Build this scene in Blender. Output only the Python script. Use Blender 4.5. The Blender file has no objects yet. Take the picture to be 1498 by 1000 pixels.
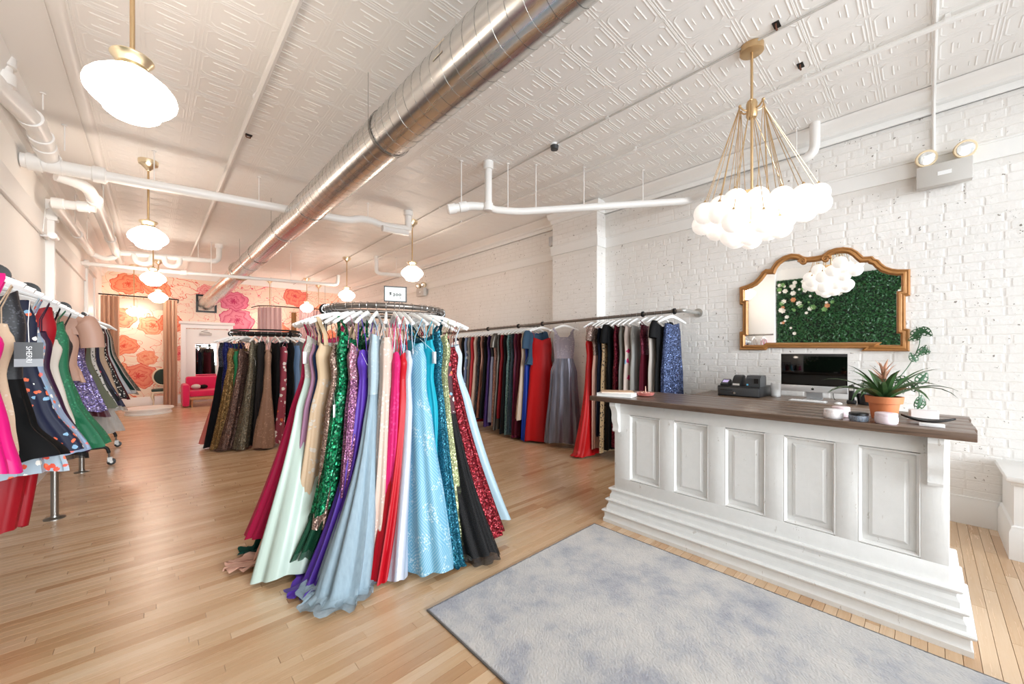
import bpy, bmesh, math, random
from mathutils import Vector, Matrix, noise
R = random.Random(7)
PI = math.pi
S = bpy.context.scene
COL = S.collection

# ------------------------------------------------------------------ camera, sky, large lights, exposure
cam_d = bpy.data.cameras.new('camera')
cam = bpy.data.objects.new('camera', cam_d); COL.objects.link(cam)
cam.location = (0, 0, 1.45)
cam.rotation_euler = (PI/2, 0, -math.radians(43.007))
cam_d.sensor_fit = 'HORIZONTAL'; cam_d.sensor_width = 36.0
cam_d.lens = 565.0/1498*36.0
cam_d.shift_y = 15.0/1498
cam_d.clip_start = 0.05
S.camera = cam
W = bpy.data.worlds.new('sky'); S.world = W; W.use_nodes = True
W.node_tree.nodes['Background'].inputs[0].default_value = (0.86, 0.93, 1.0, 1)
W.node_tree.nodes['Background'].inputs[1].default_value = 0.8
def area(name, loc, rot, sx, sy, power, col):
    l = bpy.data.lights.new(name, 'AREA'); l.shape = 'RECTANGLE'; l.size = sx; l.size_y = sy
    l.energy = power; l.color = col
    o = bpy.data.objects.new(name, l); COL.objects.link(o); o.location = loc; o.rotation_euler = rot
    return o
# daylight through the shop window at the front end of the room (behind the camera)
area('street_daylight', (2.05, -12.5, 3.4), (PI/2-.06, 0, 0), 8, 6, 2300, (0.90, 0.96, 1.0))
area('window_sky', (1.1, -2.2, 2.0), (PI/2+.3, 0, .1), 3.6, 2.8, 62, (0.90, 0.96, 1.0))
S.view_settings.view_transform = 'Standard'; S.view_settings.look = 'None'
S.view_settings.exposure = 0.66; S.view_settings.gamma = 1.0; S.view_settings.use_curve_mapping = False
S.cycles.max_bounces = 10; S.cycles.diffuse_bounces = 7; S.cycles.glossy_bounces = 4
S.cycles.transparent_max_bounces = 12; S.cycles.use_denoising = True
S.cycles.sample_clamp_indirect = 6.0

# ------------------------------------------------------------------ materials
def lin(h):
    if not isinstance(h, str): return tuple(h)[:3]
    v = [int(h[i:i+2], 16)/255 for i in (0, 2, 4)]
    return tuple(c/12.92 if c <= .04045 else ((c+.055)/1.055)**2.4 for c in v)
class NT:
    def __init__(s, m):
        s.t = m.node_tree; s.b = s.t.nodes['Principled BSDF']; s.out = s.t.nodes['Material Output']
    def n(s, typ, **kw):
        x = s.t.nodes.new('ShaderNode'+typ)
        for k, v in kw.items():
            if k.startswith('i_'):
                x.inputs[k[2:].replace('_', ' ')].default_value = v
            else: setattr(x, k, v)
        return x
    def l(s, a, b): s.t.links.new(a, b)
    def val(s, x, sock):
        if isinstance(x, (int, float)): sock.default_value = x
        else: s.l(x, sock)
    def m(s, op, a, b=0.0, c=None, clamp=False):
        x = s.t.nodes.new('ShaderNodeMath'); x.operation = op; x.use_clamp = clamp
        s.val(a, x.inputs[0]); s.val(b, x.inputs[1])
        if c is not None: s.val(c, x.inputs[2])
        return x.outputs[0]
    def mix(s, f, a, b, mode='MIX'):
        x = s.t.nodes.new('ShaderNodeMix'); x.data_type = 'RGBA'; x.blend_type = mode
        s.val(f, x.inputs[0])
        for v, k in ((a, 6), (b, 7)):
            if isinstance(v, tuple): x.inputs[k].default_value = (*v, 1)
            else: s.l(v, x.inputs[k])
        return x.outputs[2]
    def ramp(s, f, stops, interp='LINEAR'):
        x = s.t.nodes.new('ShaderNodeValToRGB'); cr = x.color_ramp; cr.interpolation = interp
        while len(cr.elements) < len(stops): cr.elements.new(0.5)
        for e, (p, c) in zip(cr.elements, stops):
            e.position = p; e.color = (*lin(c), 1)
        s.l(f, x.inputs[0]); return x.outputs[0]
    def coord(s, kind='Object', scale=(1, 1, 1)):
        if kind == 'World': o = s.t.nodes.new('ShaderNodeNewGeometry').outputs['Position']
        else: o = s.t.nodes.new('ShaderNodeTexCoord').outputs[kind]
        mp = s.t.nodes.new('ShaderNodeMapping'); mp.inputs['Scale'].default_value = scale
        s.l(o, mp.inputs['Vector']); return mp.outputs[0]
    def noise(s, vec, scale, detail=3, rough=.5, dist=0):
        x = s.n('TexNoise'); x.inputs['Scale'].default_value = scale; x.inputs['Detail'].default_value = detail
        x.inputs['Roughness'].default_value = rough; x.inputs['Distortion'].default_value = dist
        s.l(vec, x.inputs['Vector']); return x.outputs[0]
    def bump(s, h, strength=.3, dist=.01):
        x = s.n('Bump'); x.inputs['Strength'].default_value = strength; x.inputs['Distance'].default_value = dist
        s.l(h, x.inputs['Height']); s.l(x.outputs[0], s.b.inputs['Normal'])
MATS = {}
def mat(name, col, rough=.5, metal=0.0, spec=None, **kw):
    if name in MATS: return MATS[name]
    m = bpy.data.materials.new(name); m.use_nodes = True
    t = NT(m); b = t.b
    b.inputs['Base Color'].default_value = (*lin(col), 1); b.inputs['Roughness'].default_value = rough
    b.inputs['Metallic'].default_value = metal
    if spec is not None: b.inputs['Specular IOR Level'].default_value = spec
    for k, v in kw.items(): b.inputs[k.replace('_', ' ')].default_value = v
    MATS[name] = m; m['_'] = 0
    return m
def bumpy(m, scale=60, strength=.2, dist=.005, kind='World', sc=(1, 1, 1), var=0.0):
    t = NT(m); v = t.coord(kind, sc); n = t.noise(v, scale, 4)
    t.bump(n, strength, dist)
    if var:
        c = t.b.inputs['Base Color'].default_value[:3]
        d = tuple(x*(1-var) for x in c)
        t.l(t.mix(t.noise(v, scale*.2, 3), d, tuple(min(1, x*(1+var*.4)) for x in c)), t.b.inputs['Base Color'])
    return m

M_white = bumpy(mat('white_paint', 'F1EFEC', .45), 30, .08, .004)
M_plaster = bumpy(mat('white_plaster', 'F3F0EC', .6), 25, .12, .004)
M_pipe = bumpy(mat('pipe_paint', 'F0EEEB', .4), 40, .06, .003)
M_tin = bumpy(mat('tin_ceiling_paint', 'F8F6F3', .42), 45, .10, .003)
M_trim = bumpy(mat('trim_paint', 'F1F0EE', .38), 20, .05, .003)
def brick_mat():
    m = mat('painted_brick', 'EFEDEA', .55); t = NT(m); v = t.coord('World')
    n1 = t.noise(v, 9, 5, .6); n2 = t.noise(v, 38, 4, .6); n3 = t.noise(v, 3, 3)
    crack = t.m('MULTIPLY', t.m('GREATER_THAN', n2, .635), t.m('GREATER_THAN', n1, .56))
    base = t.mix(n3, lin('EBE8E4'), lin('F4F2F0'))
    t.l(t.mix(crack, base, lin('8E867E')), t.b.inputs['Base Color'])
    t.bump(t.m('ADD', t.m('MULTIPLY', n1, .8), t.m('MULTIPLY', n2, .5)), .55, .012)
    return m
M_brick = brick_mat()
def mortar_mat():
    m = mat('painted_mortar', 'ECE9E6', .6); t = NT(m); v = t.coord('World')
    n1 = t.noise(v, 7, 5, .65); n2 = t.noise(v, 30, 3)
    g = t.m('GREATER_THAN', t.m('ADD', t.m('MULTIPLY', n1, .7), t.m('MULTIPLY', n2, .3)), .64)
    t.l(t.mix(g, lin('EAE7E3'), lin('9A928A')), t.b.inputs['Base Color'])
    t.bump(n2, .4, .01)
    return m
M_mortar = mortar_mat()
def wood_floor():
    m = mat('maple_plank', 'D9B48C', .24); t = NT(m)
    g = t.n('NewGeometry'); oi = t.n('ObjectInfo')
    rnd = t.m('FRACT', t.m('ADD', t.m('MULTIPLY', g.outputs['Random Per Island'], 7.31), oi.outputs['Random']))
    comb = t.n('CombineXYZ'); t.l(t.m('MULTIPLY', rnd, 37.0), comb.inputs[2])
    add = t.n('VectorMath', operation='ADD'); t.l(t.coord('World', (1.3, 26, 1)), add.inputs[0]); t.l(comb.outputs[0], add.inputs[1])
    gr = t.noise(add.outputs[0], 2.2, 5, .6, .6)
    base = t.ramp(rnd, [(0, 'C09A74'), (.16, 'CCAA86'), (.5, 'D7B997'), (.85, 'DEC3A4'), (1, 'E4CCB0')])
    dk = t.mix(1.0, base, lin('E2C9A8'), 'MULTIPLY')
    t.l(t.mix(t.m('MULTIPLY', gr, .75), base, dk), t.b.inputs['Base Color'])
    t.l(t.m('ADD', t.m('MULTIPLY', gr, .12), .2), t.b.inputs['Roughness'])
    t.b.inputs['Coat Weight'].default_value = .5; t.b.inputs['Coat Roughness'].default_value = .3
    return m
M_plank = wood_floor()
M_gap = mat('floor_gap', '6A4A30', .7)
def dark_wood(name, a, b, axis='Y', rough=.32):
    m = mat(name, a, rough); t = NT(m)
    g = t.n('NewGeometry'); oi = t.n('ObjectInfo')
    sc = (18, 1.1, 18) if axis == 'Y' else (1.1, 18, 18)
    comb = t.n('CombineXYZ'); t.l(t.m('MULTIPLY', oi.outputs['Random'], 31.0), comb.inputs[2])
    add = t.n('VectorMath', operation='ADD'); t.l(t.coord('World', sc), add.inputs[0]); t.l(comb.outputs[0], add.inputs[1])
    n = t.noise(add.outputs[0], 2.0, 6, .65, 1.0)
    t.l(t.ramp(n, [(.25, b), (.5, a), (.75, b)]), t.b.inputs['Base Color'])
    t.bump(n, .15, .004)
    return m
M_top = dark_wood('dark_stained_wood', '6B5648', '45352B')
M_desk = dark_wood('desk_wood', '7C6655', '574537')
M_gold = bumpy(mat('antique_gold', 'B07B45', .42, .25), 60, .25, .004, var=.25)
def worn_white():
    m = mat('distressed_white', 'ECEBE8', .48); t = NT(m); v = t.coord('World', (14, 14, 2.2))
    n = t.noise(v, 2.2, 6, .7, .4); v2 = t.coord('World'); n2 = t.noise(v2, 16, 4, .7)
    g = t.m('MULTIPLY', t.m('GREATER_THAN', n, .62), t.m('GREATER_THAN', n2, .56))
    base = t.mix(n2, lin('E6E5E2'), lin('F3F2F0'))
    t.l(t.mix(t.m('MULTIPLY', g, .45), base, lin('A79B8C')), t.b.inputs['Base Color'])
    t.bump(n, .3, .006)
    return m
M_worn = worn_white()
M_brass = mat('brass', 'E8DABC', .28, 1.0)
M_brassmatte = mat('satin_brass', 'CDAE84', .38, .85)
M_chrome = mat('chrome', 'C8C8C8', .15, 1.0)
M_steel = bumpy(mat('dull_steel', '9A9894', .36, 1.0), 80, .08, .002)
M_pipegrey = bumpy(mat('rack_pipe', '807872', .4, .9), 60, .1, .002)
M_black = mat('black_iron', '161515', .42, .3)
M_blackpl = mat('black_plastic', '17181A', .38)
M_blackgl = mat('black_glass', '030303', .06)
M_greypl = mat('grey_plastic', '3B3C3E', .4)
M_alu = mat('aluminium', 'D9D9DA', .32, .55)
M_whitepl = mat('white_plastic', 'F2F2F2', .35)
M_hanger = mat('white_hanger', 'F3F2F0', .33)
M_terra = bumpy(mat('terracotta', 'D07B4C', .6), 60, .15, .003, var=.12)
M_mirror = mat('mirror_glass', 'F2F4F4', .015, 1.0)
def duct_mat():
    m = mat('galvanized_duct', 'BDBBB7', .2, 1.0); t = NT(m)
    v = t.coord('World', (5, .12, 5)); n = t.noise(v, 3.0, 3, .5)
    t.l(t.ramp(n, [(.3, 'C6C5C3'), (.7, 'E6E5E2')]), t.b.inputs['Base Color'])
    t.l(t.m('ADD', t.m('MULTIPLY', n, .2), .16), t.b.inputs['Roughness'])
    t.b.inputs['Anisotropic'].default_value = .5
    return m
M_duct = duct_mat()
def glow(name, col, strength, rough=.3):
    m = mat(name, col, rough); b = NT(m).b
    b.inputs['Emission Color'].default_value = (*lin(col), 1); b.inputs['Emission Strength'].default_value = strength
    return m
M_opal = glow('opal_glass_lit', 'FFEFDF', 13.0)
M_globe = glow('frosted_globe_lit', 'FFFAF4', .32)
M_lens = mat('lamp_lens', 'E8E8E6', .12, .7)
M_beige = mat('beige_paint', 'D8CBB8', .5)
M_greyplate = mat('grey_plate', 'C8C4BF', .45)

# ------------------------------------------------------------------ mesh helpers
class MB:
    def __init__(s): s.v = []; s.f = []
    def quad(s, pts):
        i = len(s.v); s.v += [tuple(p) for p in pts]; s.f.append(tuple(range(i, i+len(pts)))); return s
    def box(s, x0, y0, z0, x1, y1, z1, bev=0.0):
        if bev <= 0:
            i = len(s.v)
            s.v += [(x0,y0,z0),(x1,y0,z0),(x1,y1,z0),(x0,y1,z0),(x0,y0,z1),(x1,y0,z1),(x1,y1,z1),(x0,y1,z1)]
            s.f += [tuple(i+k for k in f) for f in ((0,3,2,1),(4,5,6,7),(0,1,5,4),(1,2,6,5),(2,3,7,6),(3,0,4,7))]
            return s
        bm = bmesh.new(); bmesh.ops.create_cube(bm, size=1)
        for v in bm.verts:
            v.co = Vector(((x0+x1)/2+v.co.x*(x1-x0), (y0+y1)/2+v.co.y*(y1-y0), (z0+z1)/2+v.co.z*(z1-z0)))
        bmesh.ops.bevel(bm, geom=list(bm.edges), offset=min(bev, abs(x1-x0)*.45, abs(y1-y0)*.45, abs(z1-z0)*.45), segments=2, affect='EDGES', profile=.5)
        s.add_bm(bm); return s
    def add_bm(s, bm):
        bm.verts.index_update(); i = len(s.v)
        s.v += [tuple(v.co) for v in bm.verts]; s.f += [tuple(i+v.index for v in f.verts) for f in bm.faces]
        bm.free()
    def obox(s, c, ax, ay, az):
        c, ax, ay, az = map(Vector, (c, ax, ay, az)); i = len(s.v)
        for sx, sy, sz in ((-1,-1,-1),(1,-1,-1),(1,1,-1),(-1,1,-1),(-1,-1,1),(1,-1,1),(1,1,1),(-1,1,1)):
            s.v.append(tuple(c+ax*sx+ay*sy+az*sz))
        s.f += [tuple(i+k for k in f) for f in ((0,3,2,1),(4,5,6,7),(0,1,5,4),(1,2,6,5),(2,3,7,6),(3,0,4,7))]
        return s
    def tube(s, path, r, seg=10, caps=True, closed=False):
        P = [Vector(p) for p in path]; n = len(P)
        rs = r if isinstance(r, (list, tuple)) else [r]*n
        i0 = len(s.v); ref = None
        for k, p in enumerate(P):
            if closed: t = (P[(k+1) % n]-P[k-1])
            else: t = (P[min(k+1, n-1)]-P[max(k-1, 0)])
            t.normalize()
            if ref is None:
                ref = Vector((0, 0, 1)) if abs(t.z) < .9 else Vector((1, 0, 0))
            u = ref - t*ref.dot(t)
            if u.length < 1e-5: u = t.orthogonal()
            u.normalize(); w = t.cross(u); ref = u
            for q in range(seg):
                a = 2*PI*q/seg
                s.v.append(tuple(p+(u*math.cos(a)+w*math.sin(a))*rs[k]))
        m = n if closed else n-1
        for k in range(m):
            for q in range(seg):
                a = i0+k*seg+q; b = i0+k*seg+(q+1) % seg
                k2 = (k+1) % n
                s.f.append((a, b, i0+k2*seg+(q+1) % seg, i0+k2*seg+q))
        if caps and not closed:
            s.f.append(tuple(i0+q for q in reversed(range(seg)))); s.f.append(tuple(i0+(n-1)*seg+q for q in range(seg)))
        return s
    def lathe(s, prof, c=(0, 0, 0), axis='Z', seg=24, cap=True):
        i0 = len(s.v); c = Vector(c); n = len(prof)
        for r, h in prof:
            for q in range(seg):
                a = 2*PI*q/seg; x, y = r*math.cos(a), r*math.sin(a)
                d = {'Z': (x, y, h), 'X': (h, x, y), 'Y': (y, h, x)}[axis]
                s.v.append(tuple(c+Vector(d)))
        for k in range(n-1):
            for q in range(seg):
                s.f.append((i0+k*seg+q, i0+k*seg+(q+1) % seg, i0+(k+1)*seg+(q+1) % seg, i0+(k+1)*seg+q))
        if cap:
            if prof[0][0] > 1e-4: s.f.append(tuple(i0+q for q in reversed(range(seg))))
            if prof[-1][0] > 1e-4: s.f.append(tuple(i0+(n-1)*seg+q for q in range(seg)))
        return s
    def sweep(s, path, prof, up=(0, 0, 1), closed=False, caps=True):
        """prof: (a,b) a along side (mitred), b along up"""
        P = [Vector(p) for p in path]; up = Vector(up).normalized(); n = len(P); i0 = len(s.v); m = len(prof)
        for k, p in enumerate(P):
            d0 = (P[k]-P[k-1]).normalized() if (k > 0 or closed) else (P[1]-P[0]).normalized()
            d1 = (P[(k+1) % n]-P[k]).normalized() if (k < n-1 or closed) else (P[k]-P[k-1]).normalized()
            s0 = d0.cross(up).normalized(); s1 = d1.cross(up).normalized()
            sd = s0+s1
            if sd.length < 1e-4: sd = s0.copy()
            sd.normalize(); sc = 1/max(.35, sd.dot(s0))
            for a, b in prof: s.v.append(tuple(p+sd*a*sc+up*b))
        for k in range(n if closed else n-1):
            k2 = (k+1) % n
            for q in range(m):
                q2 = (q+1) % m
                s.f.append((i0+k*m+q, i0+k*m+q2, i0+k2*m+q2, i0+k2*m+q))
        if caps and not closed:
            s.f.append(tuple(i0+q for q in range(m))); s.f.append(tuple(i0+(n-1)*m+q for q in reversed(range(m))))
        return s
    def prism(s, poly, d):
        """poly: list of 3d points, extruded by d"""
        d = Vector(d); i = len(s.v); n = len(poly)
        s.v += [tuple(p) for p in poly]+[tuple(Vector(p)+d) for p in poly]
        s.f.append(tuple(range(i, i+n))); s.f.append(tuple(range(i+2*n-1, i+n-1, -1)))
        for k in range(n):
            k2 = (k+1) % n; s.f.append((i+k, i+n+k, i+n+k2, i+k2))
        return s
    def ball(s, c, r, u=16, v=10, sz=1.0):
        return s.lathe([(max(1e-5, r*math.sin(PI*k/v)), -r*sz*math.cos(PI*k/v)) for k in range(v+1)], c, 'Z', u, False)
    def mesh(s, name, off=(0, 0, 0), smooth=True, angle=38, fix=True):
        ox, oy, oz = off
        me = bpy.data.meshes.new(name)
        me.from_pydata([(x-ox, y-oy, z-oz) for x, y, z in s.v], [], s.f)
        if fix:
            bm = bmesh.new(); bm.from_mesh(me); bmesh.ops.remove_doubles(bm, verts=bm.verts, dist=1e-6)
            bmesh.ops.recalc_face_normals(bm, faces=bm.faces); bm.to_mesh(me); bm.free()
        if smooth and len(me.polygons):
            me.polygons.foreach_set('use_smooth', [True]*len(me.polygons))
            try: me.set_sharp_from_angle(angle=math.radians(angle))
            except Exception: pass
        me.update(); return me
LABELS = {}
def tag(o, label=None, cat=None, group=None, kind=None):
    if label: o['label'] = label
    if cat: o['category'] = cat
    if group: o['group'] = group
    if kind: o['kind'] = kind
    return o
def obj(name, mb, m, parent=None, off=None, smooth=True, angle=38, fix=True, loc=None):
    """one mesh object; its vertices are world coordinates unless off is given"""
    base = Vector(parent['_o']) if parent is not None and '_o' in parent else Vector((0, 0, 0))
    if off is None: off = tuple(base)
    me = mb if isinstance(mb, bpy.types.Mesh) else mb.mesh(name, off, smooth, angle, fix)
    if m is not None and not me.materials: me.materials.append(m)
    o = bpy.data.objects.new(name, me); COL.objects.link(o)
    if parent is not None: o.parent = parent
    if loc is not None: o.location = loc
    o['_o'] = list(off)
    return o
def top(name, mb, m, base, label=None, cat=None, group=None, kind=None, **kw):
    """a one-mesh thing (or piece of the setting) whose origin is at base; mb is in world coordinates"""
    o = obj(name, mb, m, None, off=base, **kw); o.location = base; o['_o'] = list(base)
    return tag(o, label, cat, group, kind)
def thing(name, label, cat, loc=(0, 0, 0), rotz=0.0, group=None):
    o = bpy.data.objects.new(name, None); COL.objects.link(o); o.empty_display_size = .05
    o.location = loc; o.rotation_euler = (0, 0, rotz)
    o['_o'] = list(loc) if rotz == 0 else [0.0, 0.0, 0.0]
    return tag(o, label, cat, group)
def arc(c, r, a0, a1, n, ax, ay):
    c, ax, ay = Vector(c), Vector(ax), Vector(ay)
    return [tuple(c+ax*(r*math.cos(a0+(a1-a0)*k/n))+ay*(r*math.sin(a0+(a1-a0)*k/n))) for k in range(n+1)]
def rounded(path, r=.08, n=5):
    """polyline with its corners rounded"""
    P = [Vector(p) for p in path]; out = [P[0]]
    for k in range(1, len(P)-1):
        a, b, c = P[k-1], P[k], P[k+1]
        da, dc = (a-b), (c-b); q = min(r, da.length*.48, dc.length*.48)
        p0, p1 = b+da.normalized()*q, b+dc.normalized()*q
        for i in range(n+1):
            t = i/n; out.append((p0*(1-t)+b*t)*(1-t)+(b*(1-t)+p1*t)*t)
    out.append(P[-1]); return [tuple(p) for p in out]
def text(name, s, size, mtx, m, parent, depth=.0006, bold=0.0):
    c = bpy.data.curves.new(name, 'FONT'); c.body = s; c.size = size; c.align_x = 'CENTER'; c.align_y = 'CENTER'; c.extrude = depth; c.offset = bold
    o = bpy.data.objects.new(name, c); COL.objects.link(o)
    dg = bpy.context.evaluated_depsgraph_get(); me = bpy.data.meshes.new_from_object(o.evaluated_get(dg))
    bpy.data.objects.remove(o); me.transform(mtx); me.materials.clear(); me.materials.append(m)
    q = bpy.data.objects.new(name, me); COL.objects.link(q); q.parent = parent
    return q
# ------------------------------------------------------------------ the setting
XL, XR, YF, YB, ZC = -.94, 5.05, -1.95, 14.5, 3.73
def structure(name, mb, m, base=(0, 0, 0), **kw): return top(name, mb, m, base, kind='structure', **kw)
floor = structure('floor', MB().box(XL-.3, YF-.2, -.12, XR+.3, YB+.3, -.006), M_gap, smooth=False)
# floor boards run across the room, 57 mm wide
CAMV = Vector((0, 0, 1.45)); FW = Vector((math.sin(math.radians(43.007)), math.cos(math.radians(43.007)), 0)); RT = Vector((FW.y, -FW.x, 0))
def seen(p):
    d = Vector(p)-CAMV; z = d.dot(FW)
    if z < .3: return None
    u = 749+565*d.dot(RT)/z; v = 515-565*d.z/z
    return z if (-60 < u < 1560 and -60 < v < 1060) else None
boards = []
y = YF
BW = .0572
while y < YB:
    x = XL-R.uniform(0, 1.2)
    while x < XR:
        L = R.choice((.45, .6, .75, .9, 1.1, 1.4))*R.uniform(.85, 1.15)
        x0, x1 = max(x, XL), min(x+L, XR)
        if x1-x0 > .04: boards.append((x0, x1, y))
        x += L
    y += BW
def near(b):
    ds = [seen((b[0]*(1-k)+b[1]*k, b[2], 0)) for k in (.1, .5, .9)]
    ds = [d for d in ds if d]
    return min(ds) if ds else 99
boards.sort(key=near)
def board_mb(mb, x0, x1, y0, y1, z=0.0):
    e = .0012; i = len(mb.v)
    mb.v += [(x0,y0,z-.006),(x1,y0,z-.006),(x1,y1,z-.006),(x0,y1,z-.006),(x0+e,y0+e,z),(x1-e,y0+e,z),(x1-e,y1-e,z),(x0+e,y1-e,z)]
    mb.f += [tuple(i+k for k in f) for f in ((4,5,6,7),(0,1,5,4),(1,2,6,5),(2,3,7,6),(3,0,4,7))]
unit = {}
for b in boards[:300]:
    L = round((b[1]-b[0])*20)/20 if b[0] > XL and b[1] < XR else b[1]-b[0]
    L = b[1]-b[0]; key = round(L, 2)
    if key not in unit:
        mb = MB(); board_mb(mb, 0, 1, 0, BW); unit[key] = mb.mesh('plank', (0, 0, 0), False)
    o = obj('plank', unit[key], M_plank, floor, (0, 0, 0)); o.location = (b[0], b[2], 0); o.scale = (L, 1, 1)
mb = MB()
for b in boards[300:]: board_mb(mb, b[0], b[1], b[2], b[2]+BW)
tag(obj('plank_field', mb, M_plank, floor, smooth=False, fix=False), kind='stuff')

# ceiling with pressed tin panels, 2 x 2 embossed cells each
ceil = structure('ceiling', MB().box(XL-.3, YF-.2, ZC+.002, XR+.3, YB+.3, ZC+.15), M_tin, smooth=False)
PX, PY = .66, .63
def tin_panel():
    mb = MB(); w, d, z = PX, PY, 0.0
    mb.quad([(0, 0, .0005), (0, d, .0005), (w, d, .0005), (w, 0, .0005)])
    def ridge(a, b, wd, h):
        a, b = Vector((*a, 0)), Vector((*b, 0)); t = (b-a).normalized(); sd = Vector((-t.y, t.x, 0))*wd
        dn = Vector((0, 0, -h*(.45 if abs(t.y) > abs(t.x) else .85)))
        mb.quad([a-sd, b-sd, b+dn-t*wd, a+dn+t*wd]); mb.quad([a+dn+t*wd, b+dn-t*wd, b+sd, a+sd])
    def ring(x0, y0, x1, y1, c, wd, h):
        P = [(x0+c, y0), (x1-c, y0), (x1, y0+c), (x1, y1-c), (x1-c, y1), (x0+c, y1), (x0, y1-c), (x0, y0+c)]
        for k in range(8): ridge(P[k], P[(k+1) % 8], wd, h)
    for i in range(2):
        for j in range(2):
            x0, y0 = i*w/2, j*d/2; x1, y1 = x0+w/2, y0+d/2
            ring(x0+.012, y0+.011, x1-.012, y1-.011, .004, .0055, .0022)
            ring(x0+.034, y0+.031, x1-.034, y1-.031, .03, .008, .0032)
            for q in (.088, .222): ridge((x0+.09, y0+q), (x1-.09, y0+q), .007, .0042)
            ridge((x0+.13, y0+.123), (x1-.13, y0+.123), .005, .003); ridge((x0+.13, y0+.19), (x1-.13, y0+.19), .005, .003)
    e = .0035
    ridge((0, e), (w, e), .0035, .002); ridge((e, 0), (e, d), .0035, .002)
    return mb.mesh('panel', (0, 0, 0), False, fix=False)
tp = tin_panel()
for i in range(8):
    for j in range(26):
        o = obj('panel', tp, M_tin, ceil, (0, 0, 0)); o.location = (-.40+i*PX, YF+.02+j*PY, ZC)
# moulded strip between the panels and the plain border on the left, and the ribbed cove on the right
def ribbed(name, prof, y0, y1, step, amp, m, slant=0.0):
    mb = MB(); n = int((y1-y0)/step); k = len(prof)
    for i in range(n+1):
        for q, (x, z) in enumerate(prof):
            inner = 0 < q < k-1
            mb.v.append((x, y0+i*step+slant*q, z-(amp if (inner and i % 2) else 0)))
    for i in range(n):
        for q in range(k-1): mb.f.append((i*k+q, i*k+q+1, (i+1)*k+q+1, (i+1)*k+q))
    return structure(name, mb, m, fix=False, angle=60)
ribbed('trim_1', [(-.51, ZC-.002), (-.497, ZC-.016), (-.48, ZC-.022), (-.462, ZC-.024), (-.444, ZC-.022), (-.425, ZC-.016), (-.41, ZC-.002)], YF, YB, .03, .006, M_tin, .006)
mb = MB()
for x in (-.515, -.405): mb.box(x-.006, YF, ZC-.014, x+.006, YB, ZC)
structure('trim_2', mb, M_tin, smooth=False)
ribbed('trim_3', [(4.875, ZC-.004), (4.89, ZC-.02), (4.905, ZC-.03), (4.945, ZC-.045), (4.985, ZC-.075), (5.02, ZC-.11), (5.03, ZC-.13), (5.032, ZC-.145)], YF, YB, .022, .004, M_tin)
structure('trim_4', MB().box(5.005, YF, 3.545, 5.05, YB, 3.60, .006), M_trim)

# right wall: painted brick, every brick a piece
wr = structure('wall_right', MB().box(XR, YF-.2, -.1, XR+.2, YB+.2, ZC+.1), M_mortar, smooth=False)
def brick_mesh(w, h, seed):
    r = random.Random(seed); mb = MB(); j = lambda a: r.uniform(-a, a); d = .0017; e = .005
    o4 = [(0, 0), (w, 0), (w, h), (0, h)]
    lo = [(.001, a+j(.002), b+j(.002)) for a, b in o4]
    xs = [.011+j(.004), w*.35, w*.7, w-.011+j(.004)]
    tp_ = [(-d+j(.0002), x, h-e*.5+j(.0016)) for x in xs]; bt = [(-d+j(.0002), x, e*.5+j(.0016)) for x in xs]
    mb.v = lo+bt+tp_
    mb.f = [(4+k, 5+k, 9+k, 8+k) for k in range(3)]+[(0, 1, 7, 6, 5, 4), (1, 2, 11, 7), (2, 3, 8, 9, 10, 11), (3, 0, 4, 8)]
    return mb.mesh('brick', (0, 0, 0), False, fix=False)
BL, BH, JO, JV = .2125, .0675, .009, .0045
bm_full = [brick_mesh(BL, BH, k) for k in range(6)]
bm_half = [brick_mesh(BL*.48, BH, 20+k) for k in range(3)]
spots = []
row = 0; z = .22
while z < 3.56:
    hd = (row % 6 == 5)
    y = YF + (.5*(BL+JV) if row % 2 else 0) + R.uniform(-.01, .01)
    while y < YB:
        half = hd or R.random() < .05
        w = BL*.48 if half else BL
        if not (3.33 < y+w/2 < 4.2) and not (3.0 < z+BH*.5 < 3.19): spots.append((y, z, half))
        y += w+JV
    z += BH+JO; row += 1
def bdist(b):
    d = seen((XR, b[0], b[1]))
    if not d: return 99
    return d*(1.25 if b[2] else 1)+(3 if (b[1] < 1.0 and b[0] > .3) else 0)
spots.sort(key=bdist)
for k, (y, z, half) in enumerate(spots[:300]):
    o = obj('brick', (bm_half if half else bm_full)[k % (3 if half else 6)], M_brick, wr, (0, 0, 0))
    o.location = (XR-R.uniform(0, .001), y, z); o.rotation_euler = (R.uniform(-.006, .006), 0, R.uniform(-.001, .001))
def brick_field(name, spots, tf, parent):
    mb = MB()
    for k, (y, z, half) in enumerate(spots):
        me = (bm_half if half else bm_full)[k % (3 if half else 6)]; i = len(mb.v); dx = R.uniform(-.001, .0004)
        mb.v += [tf(v.co.x+dx, v.co.y+y, v.co.z+z) for v in me.vertices]
        mb.f += [tuple(i+q for q in p.vertices) for p in me.polygons]
    return tag(obj(name, mb, M_brick, parent, smooth=False, fix=False), kind='stuff')
brick_field('brick_field', spots[300:], lambda a, b, c: (XR+a, b, c), wr)
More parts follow.
